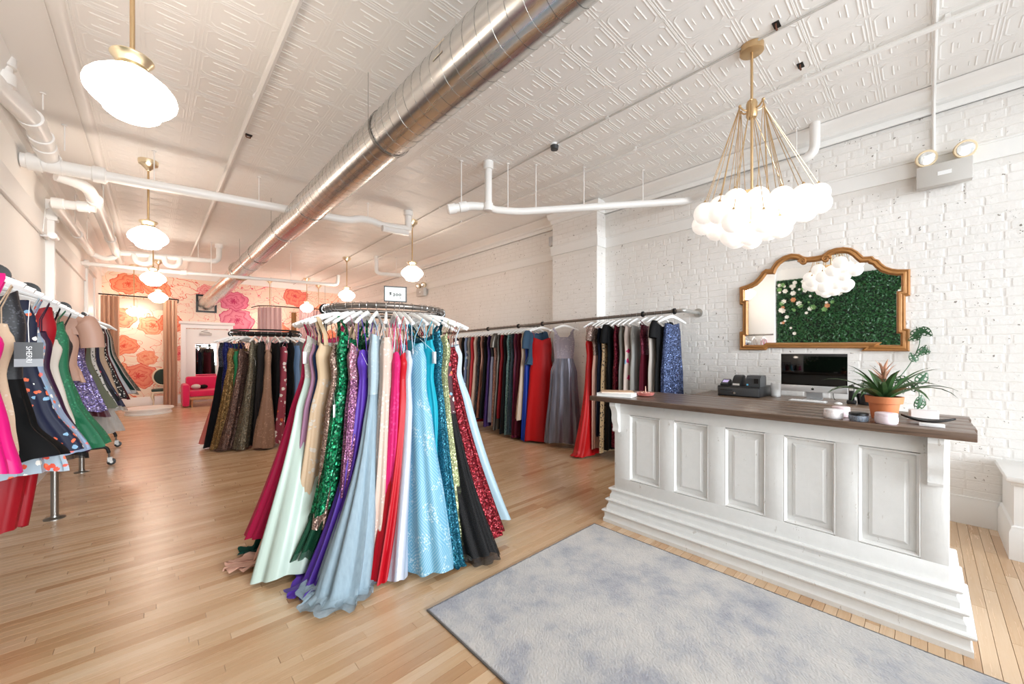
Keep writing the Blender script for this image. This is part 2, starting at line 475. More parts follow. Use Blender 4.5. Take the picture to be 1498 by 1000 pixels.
# brick pier
PXF = 4.83
pier = structure('wall_pier', MB().box(PXF, 3.33, 0, XR, 4.20, ZC), M_mortar, smooth=False)
sp = []; sp2 = []; row = 0; z = .22
while z < 3.56:
    y = 3.335 - (.5*BL if row % 2 else 0)
    while y < 4.17:
        if y < 3.33: half = True; yy = 3.335
        else: half = y+BL > 4.2; yy = y
        if not 3.0 < z+BH*.5 < 3.19: sp.append((min(yy, 4.2-(BL*.48 if half else BL)), z, half))
        y += BL+JV
    if not 3.0 < z+BH*.5 < 3.19: sp2.append((.004+(0 if row % 2 else .1), z, True)); sp2.append((.11 if row % 2 else .0, z, True))
    z += BH+JO; row += 1
for k, (y, z, half) in enumerate(sp[:300]):
    o = obj('brick', (bm_half if half else bm_full)[k % (3 if half else 6)], M_brick, pier, (0, 0, 0)); o.location = (PXF-R.uniform(0, .0006), y, z)
if sp[300:]: brick_field('brick_field', sp[300:], lambda a, b, c: (PXF+a, b, c), pier)
brick_field('brick_field', sp2, lambda a, b, c: (PXF+.008+b*.98, 3.33+a, c), pier)
# flat band (3.03 - 3.17), crown and skirting along the right wall, stepping round the pier
def along(prof, name, m, x=XR, xp=PXF):
    path = [(x, YB, 0), (x, 4.20, 0), (xp, 4.20, 0), (xp, 3.33, 0), (x, 3.33, 0), (x, YF, 0)]
    mb = MB().sweep(path, prof)
    return structure(name, mb, m, angle=25)
along([(-.002, 3.03), (.022, 3.03), (.022, 3.165), (.03, 3.165), (.03, 3.18), (-.002, 3.18)], 'trim_5', M_trim)
along([(-.002, 3.545), (.02, 3.545), (.024, 3.6), (.05, 3.62), (.07, 3.70), (-.002, 3.73)], 'trim_6', M_trim)
along([(-.002, 0), (.024, 0), (.024, .19), (.016, .21), (.016, .228), (-.002, .235)], 'baseboard_right', M_trim)

# left wall: plaster, with its ledge, bands and skirting
wl = structure('wall_left', MB().box(XL-.2, YF-.2, -.1, XL, YB+.2, ZC+.1), M_plaster, smooth=False)
structure('trim_7', MB().box(XL, YF, 2.80, XL+.03, 11.2, 2.835, .006), M_trim)
structure('trim_8', MB().box(XL, YF, 2.835, XL+.018, 11.2, 3.06, .004), M_trim)
mb = MB().sweep([(XL, YF, 0), (XL, YB, 0)], [(-.002, 3.42), (.05, 3.42), (.055, 3.50), (.09, 3.53), (.13, 3.66), (.15, ZC), (-.002, ZC)])
structure('trim_9', mb, M_trim, angle=25)
structure('baseboard_left', MB().sweep([(XL, YF, 0), (XL, YB, 0)], [(-.002, 0), (.022, 0), (.022, .24), (.012, .27), (.012, .285), (-.002, .29)]), M_trim, angle=25)
mb = MB().box(XL, 2.46, 0, XL+.12, 3.0, 3.42, .008)
structure('wall_left_pier', mb, M_plaster)
for k, (y0, y1) in enumerate(((10.9, 11.05), (12.2, 12.35))):
    structure('trim_%d' % (10+k), MB().box(XL, y0, 0, XL+.05, y1, 3.05, .01), M_trim)
structure('trim_12', MB().box(XL, 10.85, 3.05, XL+.07, 12.4, 3.2, .012), M_trim)
structure('door_2', MB().box(XL, 11.05, 0, XL+.02, 12.2, 3.05).box(XL+.01, 11.2, 1.3, XL+.035, 12.05, 2.9, .01).box(XL+.01, 11.2, .2, XL+.035, 12.05, 1.15, .01), M_trim, smooth=False)

# front wall with the shop window (behind the camera: it lets the daylight in)
mb = MB()
mb.box(XL-.2, YF-.2, -.1, XR+.2, YF, .55); mb.box(XL-.2, YF-.2, 3.45, XR+.2, YF, ZC+.1)
mb.box(XL-.2, YF-.2, .55, XL+.3, YF, 3.45); mb.box(XR-.3, YF-.2, .55, XR+.2, YF, 3.45)
structure('wall_front', mb, M_plaster, smooth=False)
mb = MB()
for x in (-.64, .78, 2.05, 3.4, 4.75): mb.box(x-.035, YF-.12, .55, x+.035, YF-.04, 3.45)
for z in (.58, 2.7, 3.42): mb.box(-.64, YF-.12, z-.03, 4.75, YF-.04, z+.03)
w1 = structure('window_1', mb, M_trim, smooth=False)
mg = mat('window_glass', 'FFFFFF', .02); nt = NT(mg); tr = nt.n('BsdfTransparent'); gl_ = nt.n('BsdfGlossy'); gl_.inputs['Roughness'].default_value = .02; mx = nt.n('MixShader'); mx.inputs[0].default_value = .04
nt.l(tr.outputs[0], mx.inputs[1]); nt.l(gl_.outputs[0], mx.inputs[2]); nt.l(mx.outputs[0], nt.out.inputs['Surface'])
for a, b in ((-.605, .745), (.815, 2.015), (2.085, 3.365), (3.435, 4.715)):
    for z0, z1 in ((.61, 2.67), (2.73, 3.39)): obj('pane', MB().quad([(a, YF-.08, z0), (b, YF-.08, z0), (b, YF-.08, z1), (a, YF-.08, z1)]), mg, w1)

# back wall with its painted mural
wb = structure('wall_back', MB().box(XL-.2, YB, -.1, XR+.2, YB+.2, ZC+.1), None, smooth=False)
def mural():
    m = mat('mural', 'F4E3D2', .55); t = NT(m)
    g = t.n('NewGeometry'); sx = t.n('SeparateXYZ'); t.l(g.outputs['Position'], sx.inputs[0])
    X, Z = sx.outputs[0], sx.outputs[2]
    pos = g.outputs['Position']
    wx = t.m('MULTIPLY', t.m('SUBTRACT', t.noise(pos, 4.5, 3), .5), .22)
    wz = t.m('MULTIPLY', t.m('SUBTRACT', t.noise(pos, 3.7, 3), .5), .22)
    Xw, Zw = t.m('ADD', X, wx), t.m('ADD', Z, wz)
    tone = t.ramp(t.m('MULTIPLY', t.m('ADD', X, .9), .17), [(0, 'F6E4CC'), (.45, 'F5DDCB'), (1, 'F4DCC8')])
    # loose leaf sketches: thin contour lines of two noises
    v = t.coord('World', (1.0, 1, 1.4))
    a = t.noise(v, 1.6, 1, .4, 1.2); b = t.noise(v, 2.3, 1, .4, 2.0)
    ln = t.m('LESS_THAN', t.m('ABSOLUTE', t.m('SUBTRACT', a, .52)), .006)
    ln2 = t.m('LESS_THAN', t.m('ABSOLUTE', t.m('SUBTRACT', b, .47)), .007)
    lnc = t.ramp(t.m('MULTIPLY', t.m('ADD', X, .9), .17), [(0, 'EE7B45'), (.3, 'E8604F'), (.6, 'E9607A'), (1, 'EE8450')])
    col = t.mix(t.m('MAXIMUM', ln, ln2), tone, lnc)
    for (cx, cz, r, ph, A, B) in [
            (-.45, 3.28, .34, 0, 'F29A72', 'E4502E'), (.12, 3.22, .30, 2, 'F3A379', 'E55A38'),
            (-.62, 2.40, .34, 1, 'F3A27C', 'E8573C'), (.02, 2.18, .30, 3, 'F5B48C', 'E6653C'), (.38, 2.26, .30, 4, 'F0936B', 'DD4630'),
            (-.55, 1.62, .30, 5, 'F29A70', 'DF4C2E'), (-.1, 1.30, .22, 2.5, 'F3A981', 'E4603F'), (-.25, .82, .40, 1.4, 'F0906F', 'DE4638'), (-.72, .95, .3, .7, 'F3A981', 'E4603F'),
            (.62, 1.42, .26, 3.3, 'F0907C', 'D9364A'),
            (1.93, 2.42, .46, .4, 'EE8FA2', 'CF2C63'), (1.86, 3.02, .36, 1.9, 'EB7F9B', 'C92A63'), (1.2, 3.25, .22, 4.4, 'F0A8A4', 'DB5268'),
            (2.95, 2.15, .42, 2.2, 'F39E7C', 'E1553C'), (3.55, 3.30, .38, 3.7, 'F08A72', 'D93C45'), (4.4, 2.75, .42, .9, 'F3A37E', 'E45C3C'), (4.65, 1.9, .4, 1.1, 'F0936B', 'DD4630'),
            (1.9, 1.3, .35, 1.6, 'EE8FA2', 'CF2C63')]:
        dx, dz = t.m('MULTIPLY', t.m('SUBTRACT', Xw, cx), 1/r), t.m('MULTIPLY', t.m('SUBTRACT', Zw, cz), 1.18/r)
        d = t.m('SQRT', t.m('ADD', t.m('MULTIPLY', dx, dx), t.m('MULTIPLY', dz, dz)))
        th = t.m('ARCTAN2', dz, dx)
        lobes = t.m('SINE', t.m('ADD', t.m('MULTIPLY', th, 7.0), ph*3))
        q = t.m('SUBTRACT', d, t.m('MULTIPLY', lobes, .07))
        inside = t.m('LESS_THAN', q, .98)
        rings = t.m('FRACT', t.m('ADD', t.m('MULTIPLY', q, 2.7), t.m('MULTIPLY', t.m('SINE', t.m('ADD', t.m('MULTIPLY', th, 3.0), ph)), .28)))
        shade = t.m('POWER', rings, 3.0)
        edge = t.m('GREATER_THAN', q, .93)
        f = t.m('MAXIMUM', t.m('MAXIMUM', t.m('MULTIPLY', shade, .85), t.m('LESS_THAN', q, .16)), edge)
        col = t.mix(inside, col, t.mix(f, lin(A), lin(B)))
    t.l(col, t.b.inputs['Base Color'])
    return m
wb.data.materials.append(mural())
structure('trim_13', MB().sweep([(XL, YB, 0), (XR, YB, 0)], [(-.002, 3.56), (.03, 3.56), (.04, 3.62), (.09, 3.70), (.1, ZC), (-.002, ZC)]), M_trim, angle=25)
structure('baseboard_back', MB().sweep([(XL, YB, 0), (XR, YB, 0)], [(-.002, 0), (.022, 0), (.022, .2), (.012, .23), (-.002, .24)]), M_trim, angle=25)
structure('trim_14', MB().box(-.72, YB-.03, 2.62, -.28, YB, 2.88, .006).box(-.278, YB-.03, 2.62, .26, YB, 2.88, .006), M_beige)
# white door with casing behind the sofa
d1 = structure('door_1', MB().box(.72, YB-.03, 0, 1.70, YB, 2.12, .004), M_trim, (1.2, YB, 0))
obj('casing', MB().sweep([(.66, YB, 0), (.66, YB, 2.2), (1.76, YB, 2.2), (1.76, YB, 0)], [(-.06, 0), (.06, 0), (.06, .04), (.045, .05), (-.045, .05), (-.06, .03)], up=(0, -1, 0)), M_trim, d1, angle=25)
obj('cornice', MB().box(.56, YB-.09, 2.26, 1.86, YB, 2.34, .012), M_trim, d1)
cl = obj('closer', MB().box(1.02, YB-.1, 1.95, 1.30, YB-.03, 2.02, .012), M_greyplate, d1)
obj('closer_arm', MB().tube([(1.25, YB-.08, 2.03), (1.05, YB-.16, 2.05), (1.2, YB-.03, 2.1)], .008, 6), M_steel, cl)
# ------------------------------------------------------------------ duct, pipes and lines under the ceiling
def duct():
    t = thing('spiral_duct', 'large round galvanized spiral duct running the length of the ceiling', 'duct', (1.48, 4.0, 3.3))
    r = .18; x, z = 1.48, 3.305
    for k, (y0, y1, rr) in enumerate(((-1.9, 5.35, .181), (5.32, 8.6, .178), (8.57, 10.72, .181))):
        sec = obj('section', MB().tube([(x, y0+(y1-y0)*i/12, z) for i in range(13)], rr, 40, False), M_duct, t)
        turns = (y1-y0)/.118; n = int(turns*28)
        path = [(x+(rr-.0004)*math.cos(2*PI*turns*i/n), y0+(y1-y0)*i/n, z+(rr-.0004)*math.sin(2*PI*turns*i/n)) for i in range(n+1)]
        obj('spiral_seam', MB().tube(path, .0024, 4, False), M_steel, sec, fix=False)
    for y in (5.33, 8.58):
        obj('coupling', MB().lathe([(.183, -.03), (.187, -.028), (.187, .028), (.183, .03)], (x, y, z), 'Y', 40, False), M_duct, t)
    obj('collar', MB().lathe([(.182, -.10), (.205, -.085), (.222, -.05), (.222, .05), (.205, .085), (.182, .10)], (x, 10.75, z), 'Y', 40, False), M_duct, t)
    obj('end_section', MB().tube([(x, 10.72, z), (x-.01, 10.9, z-.03), (1.33, 12.6, 3.09), (1.17, YB-.005, 2.88)], .19, 40, False), M_duct, t)
    fr = MB()
    for a, b, c, d in ((.94, 2.62, .99, 3.14), (1.37, 2.62, 1.42, 3.14), (.99, 2.62, 1.37, 2.67), (.99, 3.09, 1.37, 3.14)): fr.box(a, YB-.05, b, c, YB-.002, d)
    obj('wall_flange', fr, M_black, t, smooth=False)
    for y in (.9, 3.1, 6.6, 9.4):
        st = obj('strap', MB().lathe([(.186, -.014), (.189, -.014), (.189, .014), (.186, .014)], (x, y, z), 'Y', 40, False), M_steel, t)
        obj('hanger_wire', MB().tube([(x-.19, y, z), (x-.19, y, ZC-.001)], .0025, 5).tube([(x+.19, y, z), (x+.19, y, ZC-.001)], .0025, 5), M_steel, st)
    obj('paper_label', MB().quad([(x-.183, 2.02, z-.02), (x-.183, 2.13, z-.02), (x-.166, 2.13, z+.08), (x-.166, 2.02, z+.08)]), M_beige, t)
duct()
def pipe(label, runs, base, rods=(), name='drain_pipe', cat='pipe'):
    """runs: (path, radius, couplings [(i, t)...]); rods: (x, y, z)"""
    t = thing(name, label, cat, base)
    for path, r, bends, fit in runs:
        p = rounded(path, bends) if bends else path
        o = obj('run', MB().tube(p, r, 16), M_pipe, t)
        for (a, b, k) in fit:
            A, B = Vector(path[a]), Vector(path[a+1]); d = (B-A).normalized(); c = A.lerp(B, k)
            obj('coupling', MB().tube([c-d*.05, c-d*.045, c+d*.045, c+d*.05], [r+.002, r+b, r+b, r+.002], 16), M_pipe, o)
    for (x, y, z) in rods:
        o = obj('hanger_rod', MB().tube([(x, y, z), (x, y, ZC)], .0055, 6).lathe([(.022, ZC-.012), (.02, ZC-.001)], (x, y, 0), 'Z', 10), M_pipe, t)
    return t
pipe('thick white pipe dropping from the ceiling along the left wall into a crosswise pipe',
     [([(-.935, 4.55, 3.50), (-.86, 4.9, 3.49), (-.77, 5.3, 3.48), (-.75, 5.5, 3.46), (-.75, 6.06, 3.37)], .075, .12, [(2, .012, .1), (3, .012, .2), (3, .01, .5), (3, .014, .92)]),
      ([(-.85, 4.86, ZC), (-.85, 4.86, 3.50)], .06, 0, [(0, .02, .12), (0, .02, .75)])], (-.75, 5.2, 3.4), [(-.70, 5.3, 3.58), (-.64, 5.9, 3.47)])
pipe('long white pipe crossing the room from the left wall to a riser',
     [([(-.93, 6.0, 3.32), (-.2, 5.98, 3.335), (2.0, 5.86, 3.40), (2.16, 5.85, 3.41), (2.3, 5.84, 3.47), (2.5, 5.82, 3.47), (2.62, 5.8, 3.43), (3.08, 5.72, 3.45)], .055, .1, [(0, .022, .3), (0, .024, .72)]),
      ([(-.93, 6.0, 3.32), (-.35, 5.985, 3.332)], .07, 0, [(0, .014, .15), (0, .014, .9)]),
      ([(3.04, 5.72, 3.44), (3.04, 5.72, ZC)], .055, 0, [(0, .02, .9)]),
      ([(2.6, 5.72, 3.36), (3.02, 5.70, 3.37)], .05, 0, [])], (1, 5.9, 3.4), [(.02, 5.97, 3.38), (1.02, 5.92, 3.4), (2.42, 5.83, 3.5)])
pipe('white pipe bending down from the tee and running back along the left wall',
     [([(-.72, 6.1, 3.27), (-.52, 6.2, 3.25), (-.48, 6.45, 3.2), (-.48, 11.2, 3.3)], .058, .14, [(2, .012, .02), (2, .012, .5)]),
      ([(-.48, 6.62, 3.13), (-.8, 6.66, 3.12), (-.8, 6.9, 3.12), (-.8, 10.4, 3.24)], .05, .1, [(0, .012, .3), (0, .012, .9), (2, .012, .45)]),
      ([(-.8, 10.3, 3.23), (-.62, 10.3, 3.16), (-.5, 10.3, 3.22), (-.48, 10.4, 3.3)], .045, .07, [])], (-.6, 8, 3.2), [(-.48, 7.6, 3.25), (-.8, 8.3, 3.2), (-.48, 9.6, 3.3), (-.8, 9.7, 3.22)])
pipe('white cross pipe far back on the left ending in a riser to the ceiling',
     [([(-.48, 10.25, 3.3), (1.04, 10.2, 3.36), (1.04, 10.2, ZC)], .052, .12, [(1, .02, .9)]),
      ([(-.25, 10.22, 3.3), (-.22, 10.2, 3.16), (-.1, 10.2, 3.14), (-.02, 10.2, 3.18), (0, 10.22, 3.33)], .045, .08, []),
      ([(.18, 10.2, 3.33), (.2, 10.2, 3.17), (.32, 10.2, 3.15), (.4, 10.2, 3.2), (.42, 10.2, 3.34)], .045, .08, [])], (.3, 10.2, 3.3), [(.7, 10.2, 3.38)])
pipe('slim sprinkler main crossing the far end of the room in front of the mural',
     [([(-.93, 10.35, 3.05), (.5, 10.2, 3.05), (3.25, 9.6, 3.06), (3.27, 9.6, 3.3)], .036, .08, [(0, .02, .98)])], (1, 10, 3.05), [(.9, 10.1, 3.06), (2.3, 9.8, 3.07)], name='sprinkler_pipe')
pipe('white riser and pipe reaching from mid ceiling to the brick wall behind the cloud chandelier',
     [([(2.95, 3.58, ZC), (2.95, 3.58, 3.16), (3.25, 3.37, 3.15), (4.99, 2.05, 3.37), (4.9, 1.85, 3.38), (4.83, .757, 3.41), (4.83, .755, ZC)], .044, .11, [(0, .018, .08), (0, .014, .95)]),
      ([(2.95, 3.62, 3.2), (2.78, 3.72, 3.2), (2.55, 3.85, 3.13)], .05, .08, [(1, .012, .3), (1, .012, .8)])], (3.5, 3, 3.3),
     [(3.42, 3.24, 3.19), (3.9, 2.88, 3.25), (4.5, 2.42, 3.33), (2.7, 3.78, 3.2), (3.15, 3.45, 3.2), (4.8, .9, 3.45)])
pipe('small white pipe loop near the ceiling by the far brick wall',
     [([(3.9, 8.9, ZC), (3.9, 8.9, 3.32), (4.6, 8.55, 3.30)], .045, .1, [(0, .015, .1)])], (4, 8.8, 3.3), [(4.3, 8.7, 3.33)])
def line(name, label, path, r, m, cat, base, bends=0, clips=()):
    t = thing(name, label, cat, base)
    obj('tube', MB().tube(rounded(path, bends) if bends else path, r, 8), m, t)
    for (x, y, z) in clips: obj('clip', MB().box(x-.012, y-.012, z, x+.012, y+.012, ZC-.004).tube([(x, y-.016, z), (x, y+.016, z)], r+.004, 8), M_pipe, t)
    return t
line('sprinkler_line', 'white sprinkler line along the ceiling left of the duct', [(.68, YF, 3.67), (.66, YB, 3.67)], .024, M_pipe, 'pipe', (.67, 5, 3.67), clips=[(.68, 1.2, 3.68), (.67, 4.0, 3.68), (.67, 7, 3.68)])
line('ceiling_conduit', 'thin grey conduit along the ceiling passing the chandelier canopy', [(3.22, YF, 3.715), (3.22, 2.8, 3.715), (3.45, 9.6, 3.715), (3.46, YB, 3.715)], .0075, M_greyplate, 'conduit', (3.25, 4, 3.715), clips=[(3.22, -.2, 3.715), (3.22, 2.1, 3.715), (3.3, 5.2, 3.715)])
line('sprinkler_line', 'white sprinkler line along the ceiling between chandelier and brick wall', [(3.92, YF, 3.675), (3.92, YB, 3.675)], .021, M_pipe, 'pipe', (3.92, 5, 3.675), clips=[(3.92, -.1, 3.68), (3.92, .68, 3.68), (3.92, 2.2, 3.68), (3.92, 5.5, 3.68)])
line('wall_conduit', 'white conduit bent from the ceiling down to the twin emergency light above the counter',
     [(3.4, -.045, 3.715), (4.93, -.045, 3.70), (5.02, -.045, 3.52), (5.035, -.045, 3.40), (5.035, -.045, 3.06)], .0125, M_pipe, 'conduit', (5, -.045, 3.4), .06)
for k, (x, y, lab) in enumerate(((3.18, .71, 'dark hole in the ceiling with a bent metal hook just beside the conduit'), (3.77, .68, 'small rusty bracket left on the ceiling beside the white sprinkler line'), (.74, 4.85, 'small rusty bracket left on the ceiling at the end of the left sprinkler line'))):
    t = thing('ceiling_bracket', lab, 'bracket', (x, y, ZC))
    obj('plate', MB().box(x-.035, y-.02, ZC-.006, x+.035, y+.02, ZC), M_black, t, smooth=False)
    obj('prong', MB().tube(rounded([(x-.02, y, ZC), (x-.02, y, ZC-.03), (x+.02, y, ZC-.03), (x+.02, y+.01, ZC-.008)], .01), .006, 6), mat('rusty_iron', '6A4434', .7, .3), t)
t = thing('smoke_sensor', 'small grey round sensor on the ceiling conduit', 'sensor', (3.23, 2.78, ZC))
obj('base', MB().lathe([(.05, ZC-.02), (.05, ZC-.001)], (3.23, 2.78, 0), 'Z', 16), M_whitepl, t)
obj('head', MB().lathe([(.012, ZC-.062), (.04, ZC-.06), (.046, ZC-.02)], (3.23, 2.78, 0), 'Z', 16), M_greypl, t)

# ------------------------------------------------------------------ pendants and chandelier
SH = [(.085, .135), (.105, .128), (.14, .108), (.195, .070), (.226, .035), (.236, .005), (.230, -.022), (.205, -.05), (.168, -.078), (.150, -.092), (.142, -.112), (.118, -.128), (.07, -.138), (.0001, -.141)]
def pendant(x, y, label, zc=2.81, canopy=True, k=1.0):
    t = thing('pendant_light', label, 'pendant lamp', (x, y, ZC), group='schoolhouse pendants')
    obj('shade', MB().lathe([(r*k*.78, zc+h*k*.92) for r, h in SH], (x, y, 0), 'Z', 32, False), M_opal, t, angle=80)
    obj('fitter', MB().lathe([(.066*k, zc+.115*k), (.074*k, zc+.125*k), (.066*k, zc+.138*k), (.060*k, zc+.15*k), (.072*k, zc+.168*k), (.084*k, zc+.182*k), (.088*k, zc+.190*k), (.084*k, zc+.197*k), (.03, zc+.205*k), (.016, zc+.225*k)], (x, y, 0), 'Z', 24), M_brass, t)
    obj('stem', MB().tube([(x, y, zc+.2*k), (x, y, ZC-.06)], .0105, 10), M_brassmatte, t)
    obj('canopy', MB().lathe([(.02, ZC-.125), (.024, ZC-.11), (.045, ZC-.085), (.075, ZC-.055), (.088, ZC-.05), (.092, ZC-.03), (.092, ZC-.001)], (x, y, 0), 'Z', 24), M_brass, t)
for x, y, lab in ((-.075, 2.86, 'large glowing schoolhouse pendant nearest the camera at the upper left'),
                  (-.03, 6.32, 'second schoolhouse pendant on the left row, with a ribbed brass canopy'),
                  (.02, 9.78, 'third schoolhouse pendant on the left row, in front of the mural'),
                  (.12, 13.0, 'farthest and lowest-looking schoolhouse pendant on the left row, before the left curtain'),
                  (3.3, 6.07, 'schoolhouse pendant on the right row beside the brick wall and white riser'),
                  (3.43, 9.5, 'schoolhouse pendant on the right row just left of the price sign'),
                  (3.49, 13.0, 'schoolhouse pendant on the right row in front of the right curtains')):
    pendant(x, y, lab)
for x, y, z, lab in ((-.34, 14.12, 2.50, 'small pendant lamp inside the left fitting room before the mural'), (2.72, 14.1, 2.45, 'small pendant lamp inside the right fitting room before the orange rose'), (4.15, 14.1, 2.45, 'small pendant lamp in the fitting room at the far right corner')):
    pendant(x, y, lab, z, k=.8)

def chandelier():
    cx, cy = 3.27, .886
    t = thing('chandelier', 'cloud chandelier of frosted white globes hung on brass cables above the counter', 'chandelier', (cx, cy, ZC))
    obj('canopy', MB().lathe([(.075, ZC-.05), (.078, ZC-.048), (.078, ZC-.003), (.07, ZC-.001)], (cx, cy, 0), 'Z', 32), M_brassmatte, t)
    obj('stem', MB().tube([(cx, cy, ZC-.05), (cx, cy, 2.62)], .0095, 10), M_brassmatte, t)
    obj('hub', MB().lathe([(.012, 3.325), (.03, 3.32), (.037, 3.30), (.037, 3.21), (.03, 3.195), (.012, 3.19)], (cx, cy, 0), 'Z', 24), M_brassmatte, t)
    arms = []
    for k in range(6):
        a = 2*PI*k/6+.2; p = (cx+.085*math.cos(a), cy+.085*math.sin(a), 3.285); arms.append(p)
        q = (cx+.03*math.cos(a), cy+.03*math.sin(a), 3.25)
        obj('arm', MB().tube(rounded([q, (cx+.06*math.cos(a), cy+.06*math.sin(a), 3.255), p], .02), .006, 8).ball(p, .011, 10, 6), M_brassmatte, t)
    obj('lamp_plate', MB().lathe([(.10, 2.615), (.11, 2.63), (.02, 2.645)], (cx, cy, 0), 'Z', 24), M_brassmatte, t)
    gl = [(-0.279, 0.228, -0.011), (-0.185, 0.278, -0.06), (-0.286, 0.126, -0.036), (-0.248, 0.036, 0.042), (-0.088, 0.214, -0.096), (-0.19, 0.077, -0.186), (-0.344, 0.016, -0.135), (-0.054, -0.05, 0.084), (0.054, 0.055, 0.044), (-0.088, -0.018, -0.179), (0.066, -0.093, -0.008), (0.015, -0.182, 0.067), (0.284, -0.16, 0.059), (0.192, -0.279, 0.106), (0.262, -0.275, 0.007), (0.524, -0.315, 0.199), (0.533, -0.323, 0.121), (0.031, -0.17, -0.137), (0.119, -0.074, -0.118), (-0.193, -0.125, -0.135), (0.208, -0.157, -0.035),
          (-.1, .25, .03), (.12, .12, .09), (.22, .06, -.03), (.05, .2, -.05), (.33, -.06, .02), (.16, .05, -.15), (.42, -.14, .1), (-.03, .1, -.17), (-.17, .16, .05)]
    gm = MB().ball((0, 0, 0), .0785, 20, 12).mesh('globe')
    for k, (s, d, h) in enumerate(gl):
        p = Vector((cx+s, cy+d, 2.485+h))
        o = obj('globe', gm, M_globe, t, (0, 0, 0)); o.location = tuple(p-Vector((cx, cy, ZC)))
        a = min(arms, key=lambda q: (Vector(q)-p).length)
        obj('cable', MB().tube([a, (p.x, p.y, p.z+.078)], .0026, 5), M_brassmatte, t)
        obj('cap', MB().lathe([(.012, p.z+.076), (.010, p.z+.088), (.003, p.z+.098)], (p.x, p.y, 0), 'Z', 10), M_brassmatte, t)
chandelier()

# ------------------------------------------------------------------ things fixed to the walls
def emergency(x, y0, y1, z0, z1, label, k=1.0):
    t = thing('emergency_light', label, 'emergency light', (x, (y0+y1)/2, z0))
    body = obj('housing', MB().box(x-.09*k, y0, z0, x, y1, z1, .008), M_greyplate, t)
    ym = (y0+y1)/2
    obj('label_plate', MB().box(x-.093*k, ym-.045*k, z0+(z1-z0)*.42, x-.089*k, ym+.035*k, z0+(z1-z0)*.6), M_whitepl, body, smooth=False)
    for yy in (y0+.05*k, y1-.055*k):
        zz = z1+.072*k
        ax = Vector((-.93, -.25, -.25)).normalized()
        c = Vector((x-.06*k, yy, zz)); d0 = c+ax*.03*k
        hd = obj('lamp_head', MB().tube([c-ax*.06*k, c-ax*.045*k, c, d0, d0+ax*.006*k], [.03*k, .052*k, .066*k, .071*k, .066*k], 24), mat('cream_plastic', 'DCC7A4', .45), t)
        obj('lens', MB().tube([d0+ax*.004*k, d0+ax*.009*k, d0+ax*.015*k], [.056*k, .052*k, .02*k], 24), M_lens, hd)
        obj('neck', MB().tube([(x-.05*k, yy, z1-.01), tuple(c-Vector((0, 0, .055*k)))], .014*k, 8), mat('cream_plastic', 0), t)
    return t
emergency(XR-.032, -.265, .06, 2.885, 3.07, 'white twin-head emergency light on the brick wall right of the chandelier')
emergency(XR-.032, 8.5, 8.86, 2.86, 3.06, 'small twin-head emergency light far along the brick wall beside the price sign')
t = thing('wall_speaker', 'small grey speaker on the brick wall in the corner of the pier', 'speaker', (XR-.03, 4.33, 3.25))
obj('cabinet', MB().box(XR-.14, 4.255, 3.24, XR-.03, 4.36, 3.40, .015), mat('pale_grey', 'C9CED3', .45), t)
obj('bracket', MB().box(XR-.1, 4.28, 3.215, XR-.001, 4.32, 3.24), M_whitepl, t, smooth=False)
t = thing('security_camera', 'small white bullet camera with dark lens on the left wall ledge', 'camera', (XL+.03, 7.02, 2.8))
obj('body', MB().lathe([(.02, -.1), (.038, -.095), (.04, .05), (.036, .055)], (XL+.1, 6.98, 2.8), 'Y', 16), M_whitepl, t)
obj('lens', MB().lathe([(.034, .05), (.03, .075), (.012, .082)], (XL+.1, 6.98, 2.8), 'Y', 16), M_blackgl, t)
obj('mount', MB().tube([(XL+.002, 6.95, 2.8), (XL+.08, 6.95, 2.8)], .016, 8), M_whitepl, t)
obj('cable', MB().tube(rounded([(XL+.02, 6.95, 2.83), (XL+.03, 6.98, 3.0), (XL+.02, 7.1, 3.15), (XL+.03, 7.25, 3.2)], .06), .005, 6), M_whitepl, t)
t = thing('wall_channel', 'white square cable channel running up the left wall above the clothes rail', 'channel', (XL, 7.28, .3))
obj('channel', MB().box(XL, 7.235, .29, XL+.075, 7.325, 3.05, .006), M_trim, t)
obj('box', MB().box(XL, 7.22, 3.05, XL+.1, 7.34, 3.3, .01), M_trim, t)

